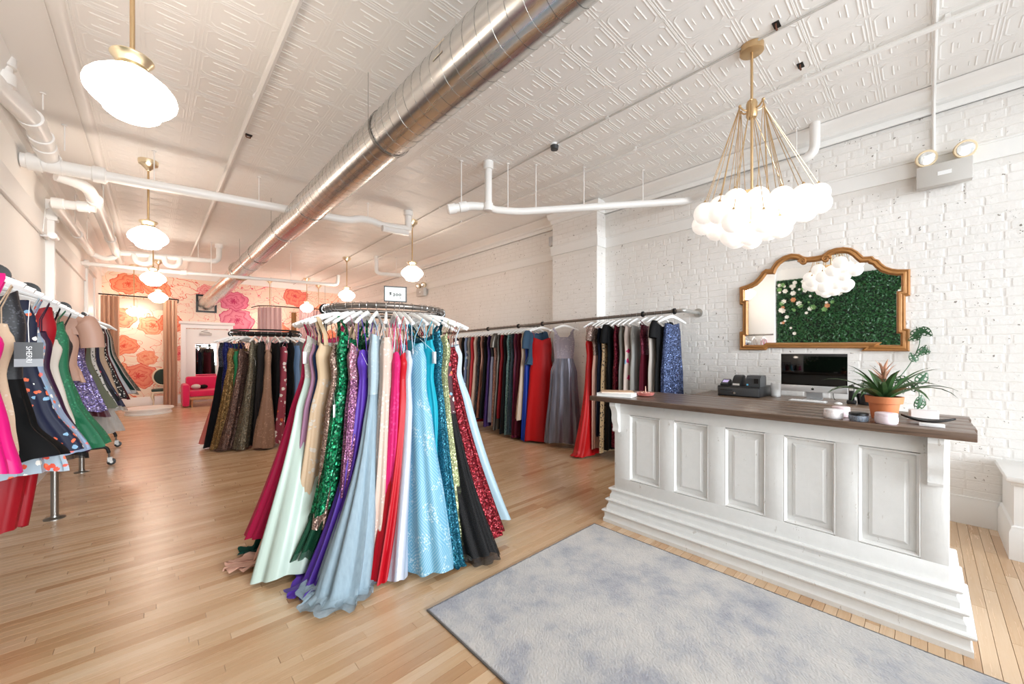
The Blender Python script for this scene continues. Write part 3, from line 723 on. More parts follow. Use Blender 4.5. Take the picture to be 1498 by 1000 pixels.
def ornate_mirror():
    X = XR-.03
    # (y, z) along the middle of the frame, clockwise seen from the room
    px = [(30,738),(30,640),(52,636),(52,412),(30,408),(30,312),(75,298),(125,272),(158,240),(180,212),(186,200),(204,186),(252,186),(262,160),(290,122),(335,90),(385,74),(430,78),(462,94),(500,100),(560,94),(612,84),(640,70),(668,48),(710,34),(760,28),(812,34),(850,56),(882,86),(900,100),(960,96),(972,110),(1000,118),(1020,140),(1056,168),(1110,186),(1160,192),(1220,192),(1220,340),(1186,346),(1186,618),(1215,624),(1215,742),(962,742),(985,722),(208,722),(188,738)]
    pts = []
    f = 565.0
    for a, b in px:
        u, v = 1080+a*.2003, 360+b*.2003
        r = (u-749)/f; dx, dy, dz = .682+r*.731, .731-r*.682, (515-v)/f; k = X/dx
        pts.append((X, dy*k, 1.45+dz*k))
    t = thing('wall_mirror', 'large ornate gold framed mirror with scrolled top on the white brick wall', 'mirror', (X, .8, 1.5))
    prof = [(-.032, -.028), (-.030, .0), (-.020, .012), (-.008, .008), (.0, .016), (.012, .020), (.022, .010), (.028, -.006), (.028, -.028)]
    obj('frame', MB().sweep(pts, prof, up=(-1, 0, 0), closed=True), M_gold, t, angle=30)
    cy = sum(p[1] for p in pts)/len(pts); cz = 1.85
    inner = [(X+.008, y, z) for _, y, z in pts]
    obj('glass', MB().prism(inner, (.004, 0, 0)), M_mirror, t, smooth=False)
    def scroll(a, b, sgn):
        u, v = 1080+a*.2003, 360+b*.2003; r = (u-749)/f; dx, dy, dz = .682+r*.731, .731-r*.682, (515-v)/f; k = X/dx
        c = Vector((X-.012, dy*k, 1.45+dz*k)); path = []; rr = []
        for i in range(26):
            ang = i*.42; rad = .034*(1-i/30)
            path.append(c+Vector((-.004, math.cos(ang)*rad*sgn, math.sin(ang)*rad))); rr.append(.012-.0002*i)
        obj('scroll', MB().tube(path, rr, 8), M_gold, t)
    scroll(470, 112, 1); scroll(638, 92, -1)
ornate_mirror()
# ------------------------------------------------------------------ counter, desk and what stands on them
def counter():
    t = thing('sales_counter', 'long distressed white panelled sales counter with dark wooden top', 'counter', (2.9, .9, 0))
    Y0, Y1, X0, X1 = -.08, 1.82, 2.90, 3.46
    obj('carcass', MB().box(X0+.028, Y0, .05, X1, Y1, 1.03), M_worn, t, smooth=False)
    op = [(1.68, 1.42), (1.31, 1.06), (.95, .71), (.61, .36), (.26, .02)]
    zt, zb = .925, .39
    obj('rail', MB().box(X0, Y0, zt+.005, X0+.03, Y1, 1.03, .003), M_worn, t)
    obj('rail', MB().box(X0, Y0, .28, X0+.03, Y1, zb-.005, .003), M_worn, t)
    ed = [Y1]+[v for p in op for v in p]+[Y0]
    for k in range(0, len(ed), 2):
        obj('stile', MB().box(X0, ed[k+1], zb-.006, X0+.03, ed[k], zt+.006, .003), M_worn, t)
    for a, b in op:
        path = [(X0+.006, a, zb), (X0+.006, a, zt), (X0+.006, b, zt), (X0+.006, b, zb)]
        obj('moulding', MB().sweep(path, [(-.001, -.02), (-.001, .004), (.003, .006), (.007, .002), (.012, -.006), (.015, -.02)], up=(-1, 0, 0), closed=True), M_worn, t, angle=30)
        mb = MB(); i = .042; c = .03
        o4 = lambda x, q: [(x, a-q, zb+q), (x, a-q, zt-q), (x, b+q, zt-q), (x, b+q, zb+q)]
        A, B = o4(X0+.026, i), o4(X0+.012, i+c*.55); C_ = o4(X0+.012, i+c)
        for q in range(4): mb.quad([A[q], A[(q+1) % 4], B[(q+1) % 4], B[q]])
        mb.quad(B)
        obj('raised_panel', mb, M_worn, t, smooth=False)
    # stepped plinth returning round both ends
    for k, (ins, z0, z1) in enumerate(((0, 0, .105), (.022, .105, .198), (.042, .198, .29))):
        xa, ya, yb = 2.842+ins, Y0-.075+ins, Y1+.078-ins
        path = [(X1, ya, 0), (xa, ya, 0), (xa, yb, 0), (X1, yb, 0)]
        h = z1-z0
        prof = [(.10, z0), (-.0, z0), (-.0, z0+.028), (.006, z0+.036) if k == 0 else (.0, z0+.03), (.010, z0+.05), (.010, z1-.028), (.002, z1-.022), (-.008, z1-.014), (-.010, z1-.006), (-.004, z1), (.10, z1)]
        obj('plinth_step', MB().sweep(path, prof), M_worn, t, angle=25)
    # top: planks side by side
    n = 5; w = (3.54-2.80)/n
    for k in range(n):
        e0, e1 = R.uniform(-.008, .008), R.uniform(-.008, .008)
        obj('plank', MB().box(2.80+k*w+.0006, -.17+e0, 1.03, 2.80+(k+1)*w-.0006, 2.005+e1, 1.07-R.uniform(0, .0012), .003), M_top, t)
    # scrolled brackets under the overhang
    prof = [(0, 0), (-.078, 0), (-.08, -.03), (-.066, -.05), (-.052, -.075), (-.046, -.11), (-.05, -.135), (-.044, -.165), (-.03, -.19), (-.028, -.215), (-.034, -.235), (-.03, -.25), (0, -.255)]
    for y in (1.765, -.06):
        obj('bracket', MB().prism([(2.9005+a, y, 1.029+b) for a, b in prof], (0, .055, 0)), M_worn, t, angle=30)
counter()
def desk():
    t = thing('back_desk', 'brown wooden desk along the brick wall behind the counter', 'desk', (4.7, 1.0, 0))
    for k in range(4): obj('plank', MB().box(4.36+k*.165+.0006, .30, .945, 4.36+(k+1)*.165-.0006, 1.78, .985, .003), M_desk, t)
    for y in (.36, 1.68): obj('side_panel', MB().box(4.42, y, 0, 5.0, y+.035, .945, .003), M_worn, t)
    obj('back_panel', MB().box(4.96, .395, .3, 4.98, 1.68, .945), M_worn, t, smooth=False)
desk()
ZT, ZD = 1.0705, .9855
def jar(x, y, label, cm, lidm, d=.09, h=.052):
    t = thing('candle_jar', label, 'jar', (x, y, ZT), group='candle jars on the counter')
    r = d/2
    obj('body', MB().lathe([(r*.86, ZT), (r*.97, ZT+.006), (r, ZT+.018), (r, ZT+h*.6), (r*.96, ZT+h*.68)], (x, y, 0), 'Z', 28), cm, t)
    obj('lid', MB().lathe([(r*.93, ZT+h*.66), (r*.97, ZT+h*.7), (r*.97, ZT+h*.95), (r*.9, ZT+h), (r*.55, ZT+h+.002), (.0001, ZT+h+.002)], (x, y, 0), 'Z', 28), lidm, t)
def patt():
    m = mat('patterned_tin', '6B7686', .35); t = NT(m); v = t.coord('World'); x = t.n('TexVoronoi'); x.inputs['Scale'].default_value = 170; t.l(v, x.inputs['Vector'])
    t.l(t.ramp(x.outputs['Distance'], [(.2, 'D5DAE0'), (.35, '2A2F3A'), (.7, '8A96A8')]), t.b.inputs['Base Color']); return m
jar(2.875, .365, 'round white candle jar, leftmost of the four on the counter', mat('jar_white', 'EFE9EA', .3), mat('jar_white', 0))
jar(2.99, .345, 'round pale pink candle jar standing behind the white and patterned jars', mat('jar_pink', 'EFD9DD', .3), mat('jar_pink', 0), .088, .058)
jar(2.865, .255, 'small tin with blue-grey pattern and black lid between the pale jars', patt(), M_blackpl, .088, .046)
jar(2.862, .145, 'round pale lilac-pink candle jar in front of the terracotta pot', mat('jar_lilac', 'EDDDE4', .3), mat('jar_lilac', 0), .094, .058)

def strip_leaf(path, widths, up, fold=.25):
    """curved leaf with a keel: 3 points across"""
    mb = MB(); P = [Vector(p) for p in path]; n = len(P); up = Vector(up)
    for k, p in enumerate(P):
        d = (P[min(k+1, n-1)]-P[max(k-1, 0)]).normalized(); s = d.cross(Vector((0, 0, 1)))
        if s.length < 1e-3: s = d.cross(up)
        s.normalize(); nrm = s.cross(d); w = widths[k]
        mb.v += [tuple(p-s*w+nrm*w*fold), tuple(p), tuple(p+s*w+nrm*w*fold)]
    for k in range(n-1):
        for q in range(2): mb.f.append((k*3+q, k*3+q+1, k*3+q+4, k*3+q+3))
    return mb
def leafmat(name, a, b, scale=30, rough=.4):
    m = mat(name, a, rough); t = NT(m); t.l(t.mix(t.noise(t.coord('World'), scale, 3), lin(a), lin(b)), t.b.inputs['Base Color']); return m
M_brom = leafmat('bromeliad_leaf', '47683A', '2D4A2A')
M_bract = leafmat('bromeliad_bract', 'D9A086', 'A9826A')
M_vine = leafmat('vine_leaf', '3E6B46', '2A4E33')
M_soil = bumpy(mat('potting_soil', '33261E', .9), 90, .5, .01)
def bromeliad():
    x, y = 3.075, .165
    t = thing('potted_bromeliad', 'bromeliad with arching green leaves and pale orange bracts in a terracotta pot', 'potted plant', (x, y, ZT))
    obj('pot', MB().lathe([(.052, ZT), (.055, ZT+.004), (.066, ZT+.088), (.079, ZT+.09), (.083, ZT+.122), (.083, ZT+.128), (.073, ZT+.128), (.07, ZT+.10), (.0001, ZT+.098)], (x, y, 0), 'Z', 36), M_terra, t, angle=30)
    obj('soil', MB().lathe([(.0715, ZT+.104), (.03, ZT+.112), (.0001, ZT+.112)], (x, y, 0), 'Z', 20), M_soil, t)
    r = random.Random(5); base = Vector((x, y, ZT+.105))
    for k in range(22):
        a = k*2.399+.4; tier = k/22
        L = .33-.10*tier+r.uniform(-.03, .04); el = .45+.75*tier+r.uniform(-.1, .1); droop = .95-.55*tier
        p = base+Vector((math.cos(a), math.sin(a), 0))*.012; path = [p]; W_ = [.011]
        n = 9
        for i in range(1, n):
            s = i/(n-1); e = el-droop*1.5*s*s
            p = p+Vector((math.cos(a)*math.cos(e), math.sin(a)*math.cos(e), math.sin(e)))*(L/(n-1)); path.append(p)
            W_.append(.0205*(1-s**2.4)*(.6+.4*min(1, s*4))+.0006)
        obj('leaf', strip_leaf(path, W_, (0, 0, 1), .35), M_brom, t)
    for k in range(13):
        a = k*2.399; tier = k/13; L = .11-.02*tier
        p = base+Vector((0, 0, .09+.07*tier)); path = [p]; W_ = [.008]
        for i in range(1, 6):
            s = i/5; e = .85+.5*tier-.3*s
            p = p+Vector((math.cos(a)*math.cos(e), math.sin(a)*math.cos(e), math.sin(e)))*(L/5); path.append(p); W_.append(.0105*(1-s**1.6)+.0005)
        obj('bract', strip_leaf(path, W_, (0, 0, 1), .4), M_bract, t)
    obj('stalk', MB().tube([tuple(base), tuple(base+Vector((0, 0, .17)))], .007, 8), M_brom, t)
bromeliad()
def vine():
    bx, by = 4.62, .36
    t = thing('climbing_vine', 'swiss cheese vine climbing the wall beside the mirror from a black pot', 'potted plant', (bx, by, ZD))
    obj('pot', MB().lathe([(.05, ZD), (.058, ZD+.004), (.066, ZD+.10), (.060, ZD+.10), (.0001, ZD+.09)], (bx, by, 0), 'Z', 20), M_blackpl, t, angle=30)
    lm = MB()  # one leaf, tip along +x, with holes between the veins
    out = [(0, .0), (.012, .022), (.034, .031), (.058, .026), (.08, .012), (.095, 0)]
    for sg in (1, -1):
        pts = [(a, sg*b) for a, b in out]
        for k in range(5):
            a, b = pts[k], pts[k+1]; m0, m1 = (a[0], 0), (b[0], 0)
            f0, f1 = .34, .78
            P = lambda q, f: (q[0], q[1]*f, -.1*abs(q[1]*f)+(-1.4*q[0]*q[0]))
            g = .28*(b[0]-a[0])
            A0, B0 = P(a, 0), P(b, 0); A1, B1 = P(a, f0), P(b, f0); A2, B2 = P(a, f1), P(b, f1); A3, B3 = P(a, 1), P(b, 1)
            lm.quad([A0, B0, B1, A1]); lm.quad([A2, B2, B3, A3])
            C1, C2 = tuple(A1[i]+(B1[i]-A1[i])*.35 for i in range(3)), tuple(A2[i]+(B2[i]-A2[i])*.35 for i in range(3))
            lm.quad([A1, C1, C2, A2])
    lme = lm.mesh('leaf', (0, 0, 0), True, 60, fix=False)
    main = [(bx, by, ZD+.08), (4.7, .30, 1.10), (4.88, .16, 1.22), (4.98, .08, 1.38), (5.0, .03, 1.55), (5.0, .06, 1.68)]
    main = rounded(main, .12, 4)
    obj('stem', MB().tube(main, .0032, 6), M_vine, t)
    tr = rounded([(bx, by, ZD+.08), (4.66, .22, 1.17), (4.62, .1, 1.24), (4.5, .03, 1.15), (4.45, .05, 1.0)], .1, 4)
    obj('stem', MB().tube(tr, .003, 6), M_vine, t)
    r = random.Random(3)
    spots = [((4.985, .045, 1.67), .8, 1.2), ((4.98, .06, 1.63), 1.9, .9), ((4.985, .03, 1.60), -1.0, 1), ((4.985, .09, 1.585), 2.4, 1.1), ((4.985, .05, 1.56), 3.3, 1), ((4.98, .0, 1.49), -.6, 1), ((4.98, -.03, 1.455), -1.5, .75), ((4.985, .03, 1.44), 2.8, .85), ((4.97, .06, 1.36), 3.5, 1),
             ((4.65, .16, 1.21), .2, 1.2), ((4.62, .1, 1.235), -1.2, 1.1), ((4.55, .05, 1.19), 2.6, 1.2), ((4.52, .04, 1.13), 3.9, 1.3), ((4.48, .02, 1.08), -.3, 1.1), ((4.46, .04, 1.02), 2.9, 1.0), ((4.6, .22, 1.12), 4.4, 1), ((4.6, .34, 1.09), 1.2, 1.1), ((4.66, .4, 1.08), .4, 1.1), ((4.6, .44, 1.05), 2.1, 1), ((4.56, .38, 1.12), 3.1, .9), ((4.64, .30, 1.16), -.8, 1)]
    for p, a, s in spots:
        o = obj('leaf', lme, M_vine, t, (0, 0, 0)); o.location = Vector(p)-Vector((bx, by, ZD)); o.scale = (s*1.05, s*1.05, s*1.05)
        q = Matrix.Rotation(r.uniform(-.5, .3), 4, 'Z') @ Matrix.Rotation(-PI/2, 4, 'Y') @ Matrix.Rotation(a+PI, 4, 'Z') @ Matrix.Rotation(r.uniform(-.5, .5), 4, 'X')
        o.rotation_euler = q.to_euler()
vine()
t = thing('card_holder', 'clear business card holder full of white cards near the counter end', 'card holder', (3.17, .02, ZT))
obj('base', MB().box(3.13, -.055, ZT, 3.20, .075, ZT+.008, .002), mat('clear_acrylic', 'E8ECEE', .1, Alpha=1.0), t)
obj('back', MB().prism([(3.185, -.05, ZT+.006), (3.189, -.05, ZT+.006), (3.206, -.05, ZT+.055), (3.202, -.05, ZT+.055)], (0, .12, 0)), mat('clear_acrylic', 0), t, smooth=False)
for k in range(4):
    obj('card', MB().prism([(3.150+k*.009, -.042, ZT+.008), (3.1512+k*.009, -.042, ZT+.008), (3.168+k*.009, -.042, ZT+.052), (3.1668+k*.009, -.042, ZT+.052)], (0, .10, 0)), mat('card_pink', 'E9C3BC', .6) if k == 3 else M_whitepl, t, smooth=False)
t = thing('trinket_tray', 'shallow black leaf-shaped tray lying before the card holder', 'tray', (3.02, -.005, ZT))
n = 12; mb = MB()
for k in range(n+1):
    s = k/n*2-1; w = .048*(1-abs(s)**1.6)+.0012; yy = -.005-s*.10; zz = ZT+.010+.022*abs(s)**2
    mb.v += [(3.02-w, yy, zz+.006), (3.02, yy, zz-.008*(1-abs(s))), (3.02+w, yy, zz+.006)]
for k in range(n):
    for q in range(2): mb.f.append((k*3+q, k*3+q+1, k*3+q+4, k*3+q+3))
o = obj('tray', mb, M_blackpl, t); md = o.modifiers.new('thick', 'SOLIDIFY'); md.thickness = .004
t = top('card_stack', MB().box(2.9, -.065, ZT, 2.95, .025, ZT+.014, .0015), M_whitepl, (2.925, -.02, ZT), 'small stack of white cards before the black tray', 'cards')
def book(name, label, c, sx, sy, h, rz, cm, pm, z=ZT, cat='magazine'):
    t = thing(name, label, cat, (c[0], c[1], z), rz)
    obj('cover', MB().box(-sx/2, -sy/2, h-.0025, sx/2, sy/2, h, .0008), cm, t)
    obj('cover', MB().box(-sx/2, -sy/2, 0, sx/2, sy/2, .0025, .0008), cm, t)
    obj('pages', MB().box(-sx/2+.003, -sy/2+.003, .0025, sx/2-.003, sy/2-.002, h-.0025), pm, t, smooth=False)
    return t
M_page = mat('page_white', 'F3F1EE', .6)
book('magazine', 'thick white magazine lying at the left end of the counter', (2.98, 1.84), .23, .30, .028, .25, mat('cover_white', 'EDEDEE', .3), M_page)
book('magazine', 'tan and cream magazine on top of the thick white one', (2.99, 1.85), .21, .27, .010, .6, mat('cover_tan', 'D9B596', .35), M_page, ZT+.0285)
def dish():
    x, y = 3.14, 1.665
    t = thing('ring_dish', 'rose pink glass dish of sparkling rings with a small post at the counter', 'dish', (x, y, ZT))
    mg = mat('rose_glass', 'F0A79E', .08, Transmission_Weight=.65, IOR=1.35)
    obj('bowl', MB().lathe([(.05, ZT), (.066, ZT+.006), (.078, ZT+.03), (.074, ZT+.032), (.062, ZT+.010), (.0001, ZT+.008)], (x, y, 0), 'Z', 28), mg, t)
    obj('post', MB().tube([(x, y, ZT+.008), (x, y, ZT+.085)], [.008, .003], 8), mat('rose_gold', 'E8B5A4', .25, .8), t)
    r = random.Random(2); gm = MB().lathe([(.0001, 0), (.009, .006), (.006, .012), (.0001, .013)], (0, 0, 0), 'Z', 7).mesh('gem', smooth=False)
    for k in range(26):
        a, q = r.uniform(0, 6.28), r.uniform(.01, .055)
        o = obj('gem', gm, mat('rose_gem', 'F3C4B8', .08, .6), t, (0, 0, 0)); o.location = (q*math.cos(a), q*math.sin(a), .012+r.uniform(0, .014)); o.rotation_euler = (r.uniform(-.6, .6), r.uniform(-.6, .6), 0)
dish()
# on the desk
def cash_drawer():
    y0, y1, x0, x1 = 1.15, 1.55, 4.50, 4.97
    t = thing('cash_drawer', 'black steel cash drawer with key lock on the desk', 'cash drawer', (4.7, 1.35, ZD))
    obj('case', MB().box(x0+.012, y0, ZD, x1, y1, ZD+.105, .006), M_blackpl, t)
    d = obj('drawer_front', MB().box(x0, y0+.006, ZD+.008, x0+.014, y1-.006, ZD+.09, .003), M_greypl, t)
    obj('lock', MB().lathe([(.012, -.006), (.012, 0)], (x0, 1.38, ZD+.035), 'X', 14), M_chrome, d)
    obj('slot', MB().box(x0-.001, 1.4, ZD+.06, x0+.004, 1.52, ZD+.066), M_black, d, smooth=False)
    zz = ZD+.1055
    p = thing('receipt_printer', 'black receipt printer with rounded top on the cash drawer', 'printer', (4.66, 1.22, zz))
    obj('case', MB().prism([(4.56, 1.16, zz), (4.56, 1.16, zz+.085), (4.60, 1.16, zz+.115), (4.76, 1.16, zz+.115), (4.78, 1.16, zz+.09), (4.78, 1.16, zz)], (0, .13, 0)), M_greypl, p, smooth=False)
    obj('paper_slot', MB().box(4.555, 1.175, zz+.035, 4.562, 1.215, zz+.085), M_black, p, smooth=False)
    obj('badge', MB().box(4.556, 1.268, zz+.012, 4.561, 1.283, zz+.028), mat('badge_blue', '5FB6DA', .4), p, smooth=False)
    q = thing('card_terminal', 'black card terminal with tilted lit screen at the end of the cash drawer', 'card terminal', (4.6, 1.49, zz))
    obj('body', MB().prism([(4.53, 1.455, zz), (4.53, 1.455, zz+.018), (4.63, 1.455, zz+.065), (4.66, 1.455, zz+.05), (4.66, 1.455, zz)], (0, .075, 0)), M_blackpl, q, smooth=False)
    obj('screen', MB().quad([(4.562, 1.465, zz+.0342), (4.562, 1.52, zz+.0342), (4.612, 1.52, zz+.0578), (4.612, 1.465, zz+.0578)]), glow('terminal_screen', 'B9A8D6', .3), q)
    w = thing('card_terminal', 'black curved card reader dock between terminal and receipt printer', 'card terminal', (4.62, 1.38, zz))
    obj('body', MB().prism([(4.54, 1.335, zz), (4.54, 1.335, zz+.03), (4.565, 1.335, zz+.06), (4.61, 1.335, zz+.1), (4.66, 1.335, zz+.115), (4.71, 1.335, zz+.1), (4.73, 1.335, zz)], (0, .085, 0)), M_blackpl, w, angle=50)
    obj('keypad', MB().quad([(4.5395, 1.345, zz+.008), (4.5395, 1.41, zz+.008), (4.5395, 1.41, zz+.028), (4.5395, 1.345, zz+.028)]), M_greyplate, w)
cash_drawer()
def computer():
    X = 4.70; y0, y1 = .495, 1.01; zt, zc, zb = 1.435, 1.125, 1.062
    t = thing('desktop_computer', 'all-in-one desktop computer with black screen and silver chin on the desk', 'computer', (X, .75, ZD))
    obj('shell', MB().box(X+.006, y0+.002, zb, X+.03, y1-.002, zt-.002, .01), M_alu, t)
    s = obj('screen', MB().box(X, y0, zc, X+.008, y1, zt, .002), M_blackgl, t)
    c = obj('chin', MB().box(X, y0, zb, X+.008, y1, zc-.0005, .002), M_alu, t)
    # fruit emblem on the chin
    yc, zm = (y0+y1)/2, (zc+zb)/2-.002
    ap = []
    for k in range(28):
        a = 2*PI*k/28; r = .0115*(1+.09*math.cos(2*a)-.12*max(0, math.sin(a))**6-.05*max(0, -math.sin(a))**8)
        yy, zz = r*math.cos(a), r*math.sin(a)*1.02
        dx, dz = yy+.0135, zz-.001
        if math.hypot(dx, dz) < .0058:
            k2 = .0058/max(1e-6, math.hypot(dx, dz)); yy, zz = -.0135+dx*k2, .001+dz*k2
        ap.append((X-.0006, yc+yy, zm+zz))
    obj('emblem', MB().prism(ap, (.0006, 0, 0)), M_black, c, smooth=False)
    lf = [(X-.0006, yc-.001+.0065*s_*.35+q*.0022*math.sin(PI*s_), zm+.0125+.0062*s_) for q, rng in ((1, (0, .25, .5, .75, 1)), (-1, (.75, .5, .25))) for s_ in rng]
    obj('emblem_leaf', MB().prism(lf, (.0006, 0, 0)), M_black, c, smooth=False)
    obj('stand', MB().prism([(X+.03, .69, 1.16), (X+.036, .69, 1.16), (X+.13, .69, ZD+.006), (X+.12, .69, ZD+.006)], (0, .13, 0)).box(X-.03, .69, ZD, X+.13, .82, ZD+.006, .002), M_alu, t, smooth=False)
    obj('cable', MB().tube(rounded([(X+.03, .60, 1.08), (X+.06, .605, 1.03), (X+.02, .59, 1.0), (X+.1, .58, ZD+.004)], .03), .003, 6), M_blackpl, t)
    k = thing('keyboard', 'slim white keyboard before the computer stand', 'keyboard', (4.52, .75, ZD))
    obj('base', MB().box(4.46, .62, ZD, 4.575, .90, ZD+.010, .003), M_alu, k)
    km = MB().box(-.0075, -.0085, 0, .0075, .0085, .003, .001).mesh('key')
    for i in range(5):
        for j in range(13):
            o = obj('key', km, M_whitepl, k, (0, 0, 0)); o.location = (4.477+i*.02-4.52, .637+j*.0205-.75, .010)
    m = thing('computer_mouse', 'white mouse beside the keyboard', 'mouse', (4.52, .54, ZD))
    obj('shell', MB().ball((4.52, .54, ZD+.001), .03, 16, 8, .5), M_whitepl, m)
computer()
t = thing('white_router', 'white rounded canister between cash drawer and computer', 'router', (4.80, 1.08, ZD))
obj('body', MB().lathe([(.04, ZD), (.044, ZD+.006), (.044, ZD+.13), (.036, ZD+.142), (.0001, ZD+.143)], (4.80, 1.08, 0), 'Z', 24), M_whitepl, t)
obj('base_ring', MB().lathe([(.045, ZD+.002), (.046, ZD+.012), (.0442, ZD+.014)], (4.80, 1.08, 0), 'Z', 24, False), M_alu, t)
t = thing('desk_phone', 'black upright cordless phone between computer and vine', 'phone', (4.60, .455, ZD))
obj('cradle', MB().box(4.565, .425, ZD, 4.645, .49, ZD+.035, .01), M_blackpl, t)
obj('handset', MB().box(4.59, .437, ZD+.03, 4.615, .478, ZD+.17, .01), M_blackpl, t)
obj('screen', MB().box(4.588, .443, ZD+.12, 4.591, .472, ZD+.15), M_greyplate, t, smooth=False)

# window bench at the right edge
t = thing('window_bench', 'white panelled window bench with skirting at the right edge', 'bench', (4.7, -1.0, 0))
obj('box', MB().box(4.42, YF+.01, .0, XR-.03, -.42, .545), M_trim, t, smooth=False)
obj('seat', MB().box(4.37, YF+.01, .545, XR-.03, -.38, .585, .01), M_trim, t)
obj('lip', MB().box(4.40, YF+.01, .52, XR-.03, -.405, .546, .005), M_trim, t)
obj('skirting', MB().sweep([(XR-.03, -.42, 0), (4.42, -.42, 0), (4.42, YF+.02, 0)], [(-.002, 0), (.024, 0), (.024, .19), (.014, .215), (.014, .23), (-.002, .24)]), M_trim, t, angle=25)

# rug
def rug():
    x0, x1, y0, y1 = 1.13, 2.725, -.44, 1.905
    t = thing('area_rug', 'faded blue-grey and cream area rug on the maple floor before the counter', 'rug', ((x0+x1)/2, (y0+y1)/2, 0))
    nx, ny = 200, 290; mb = MB(); r = random.Random(1)
    for j in range(ny+1):
        for i in range(nx+1):
            x, y = x0+(x1-x0)*i/nx, y0+(y1-y0)*j/ny
            e = min(i, nx-i, j, ny-j)
            z = .004 if e == 0 else .011+r.uniform(0, .0014)
            if e: x += r.uniform(-.002, .002); y += r.uniform(-.002, .002)
            mb.v.append((x, y, z))
    for j in range(ny):
        for i in range(nx):
            a = j*(nx+1)+i; mb.f.append((a, a+1, a+nx+2, a+nx+1))
    m = mat('rug_pile', 'B9B7B8', .95, Sheen_Weight=.3); n = NT(m); v = n.coord('World')
    a = n.noise(v, 1.9, 5, .62, .4); b = n.noise(v, 5.5, 4, .6); c = n.noise(v, 95, 3, .7); f = n.noise(v, 240, 2, .6)
    s = n.m('ADD', n.m('MULTIPLY', a, .48), n.m('ADD', n.m('MULTIPLY', b, .40), n.m('MULTIPLY', c, .12)))
    col = n.ramp(s, [(.34, '8E919C'), (.43, 'AAAAB0'), (.5, 'C2BFBD'), (.58, 'CEC9C4'), (.7, 'A6A8B0')])
    n.l(n.mix(n.m('MULTIPLY', f, .55), col, n.mix(1.0, col, lin('C4C2C4'), 'MULTIPLY')), n.b.inputs['Base Color'])
    n.bump(f, .25, .003)
    obj('pile', mb, m, t, smooth=False, fix=False)
    p = [(x0, y0, .006), (x1, y0, .006), (x1, y1, .006), (x0, y1, .006)]
    obj('binding', MB().tube(p, .0062, 8, closed=True), mat('rug_edge', '6E6A68', .9), t)
rug()
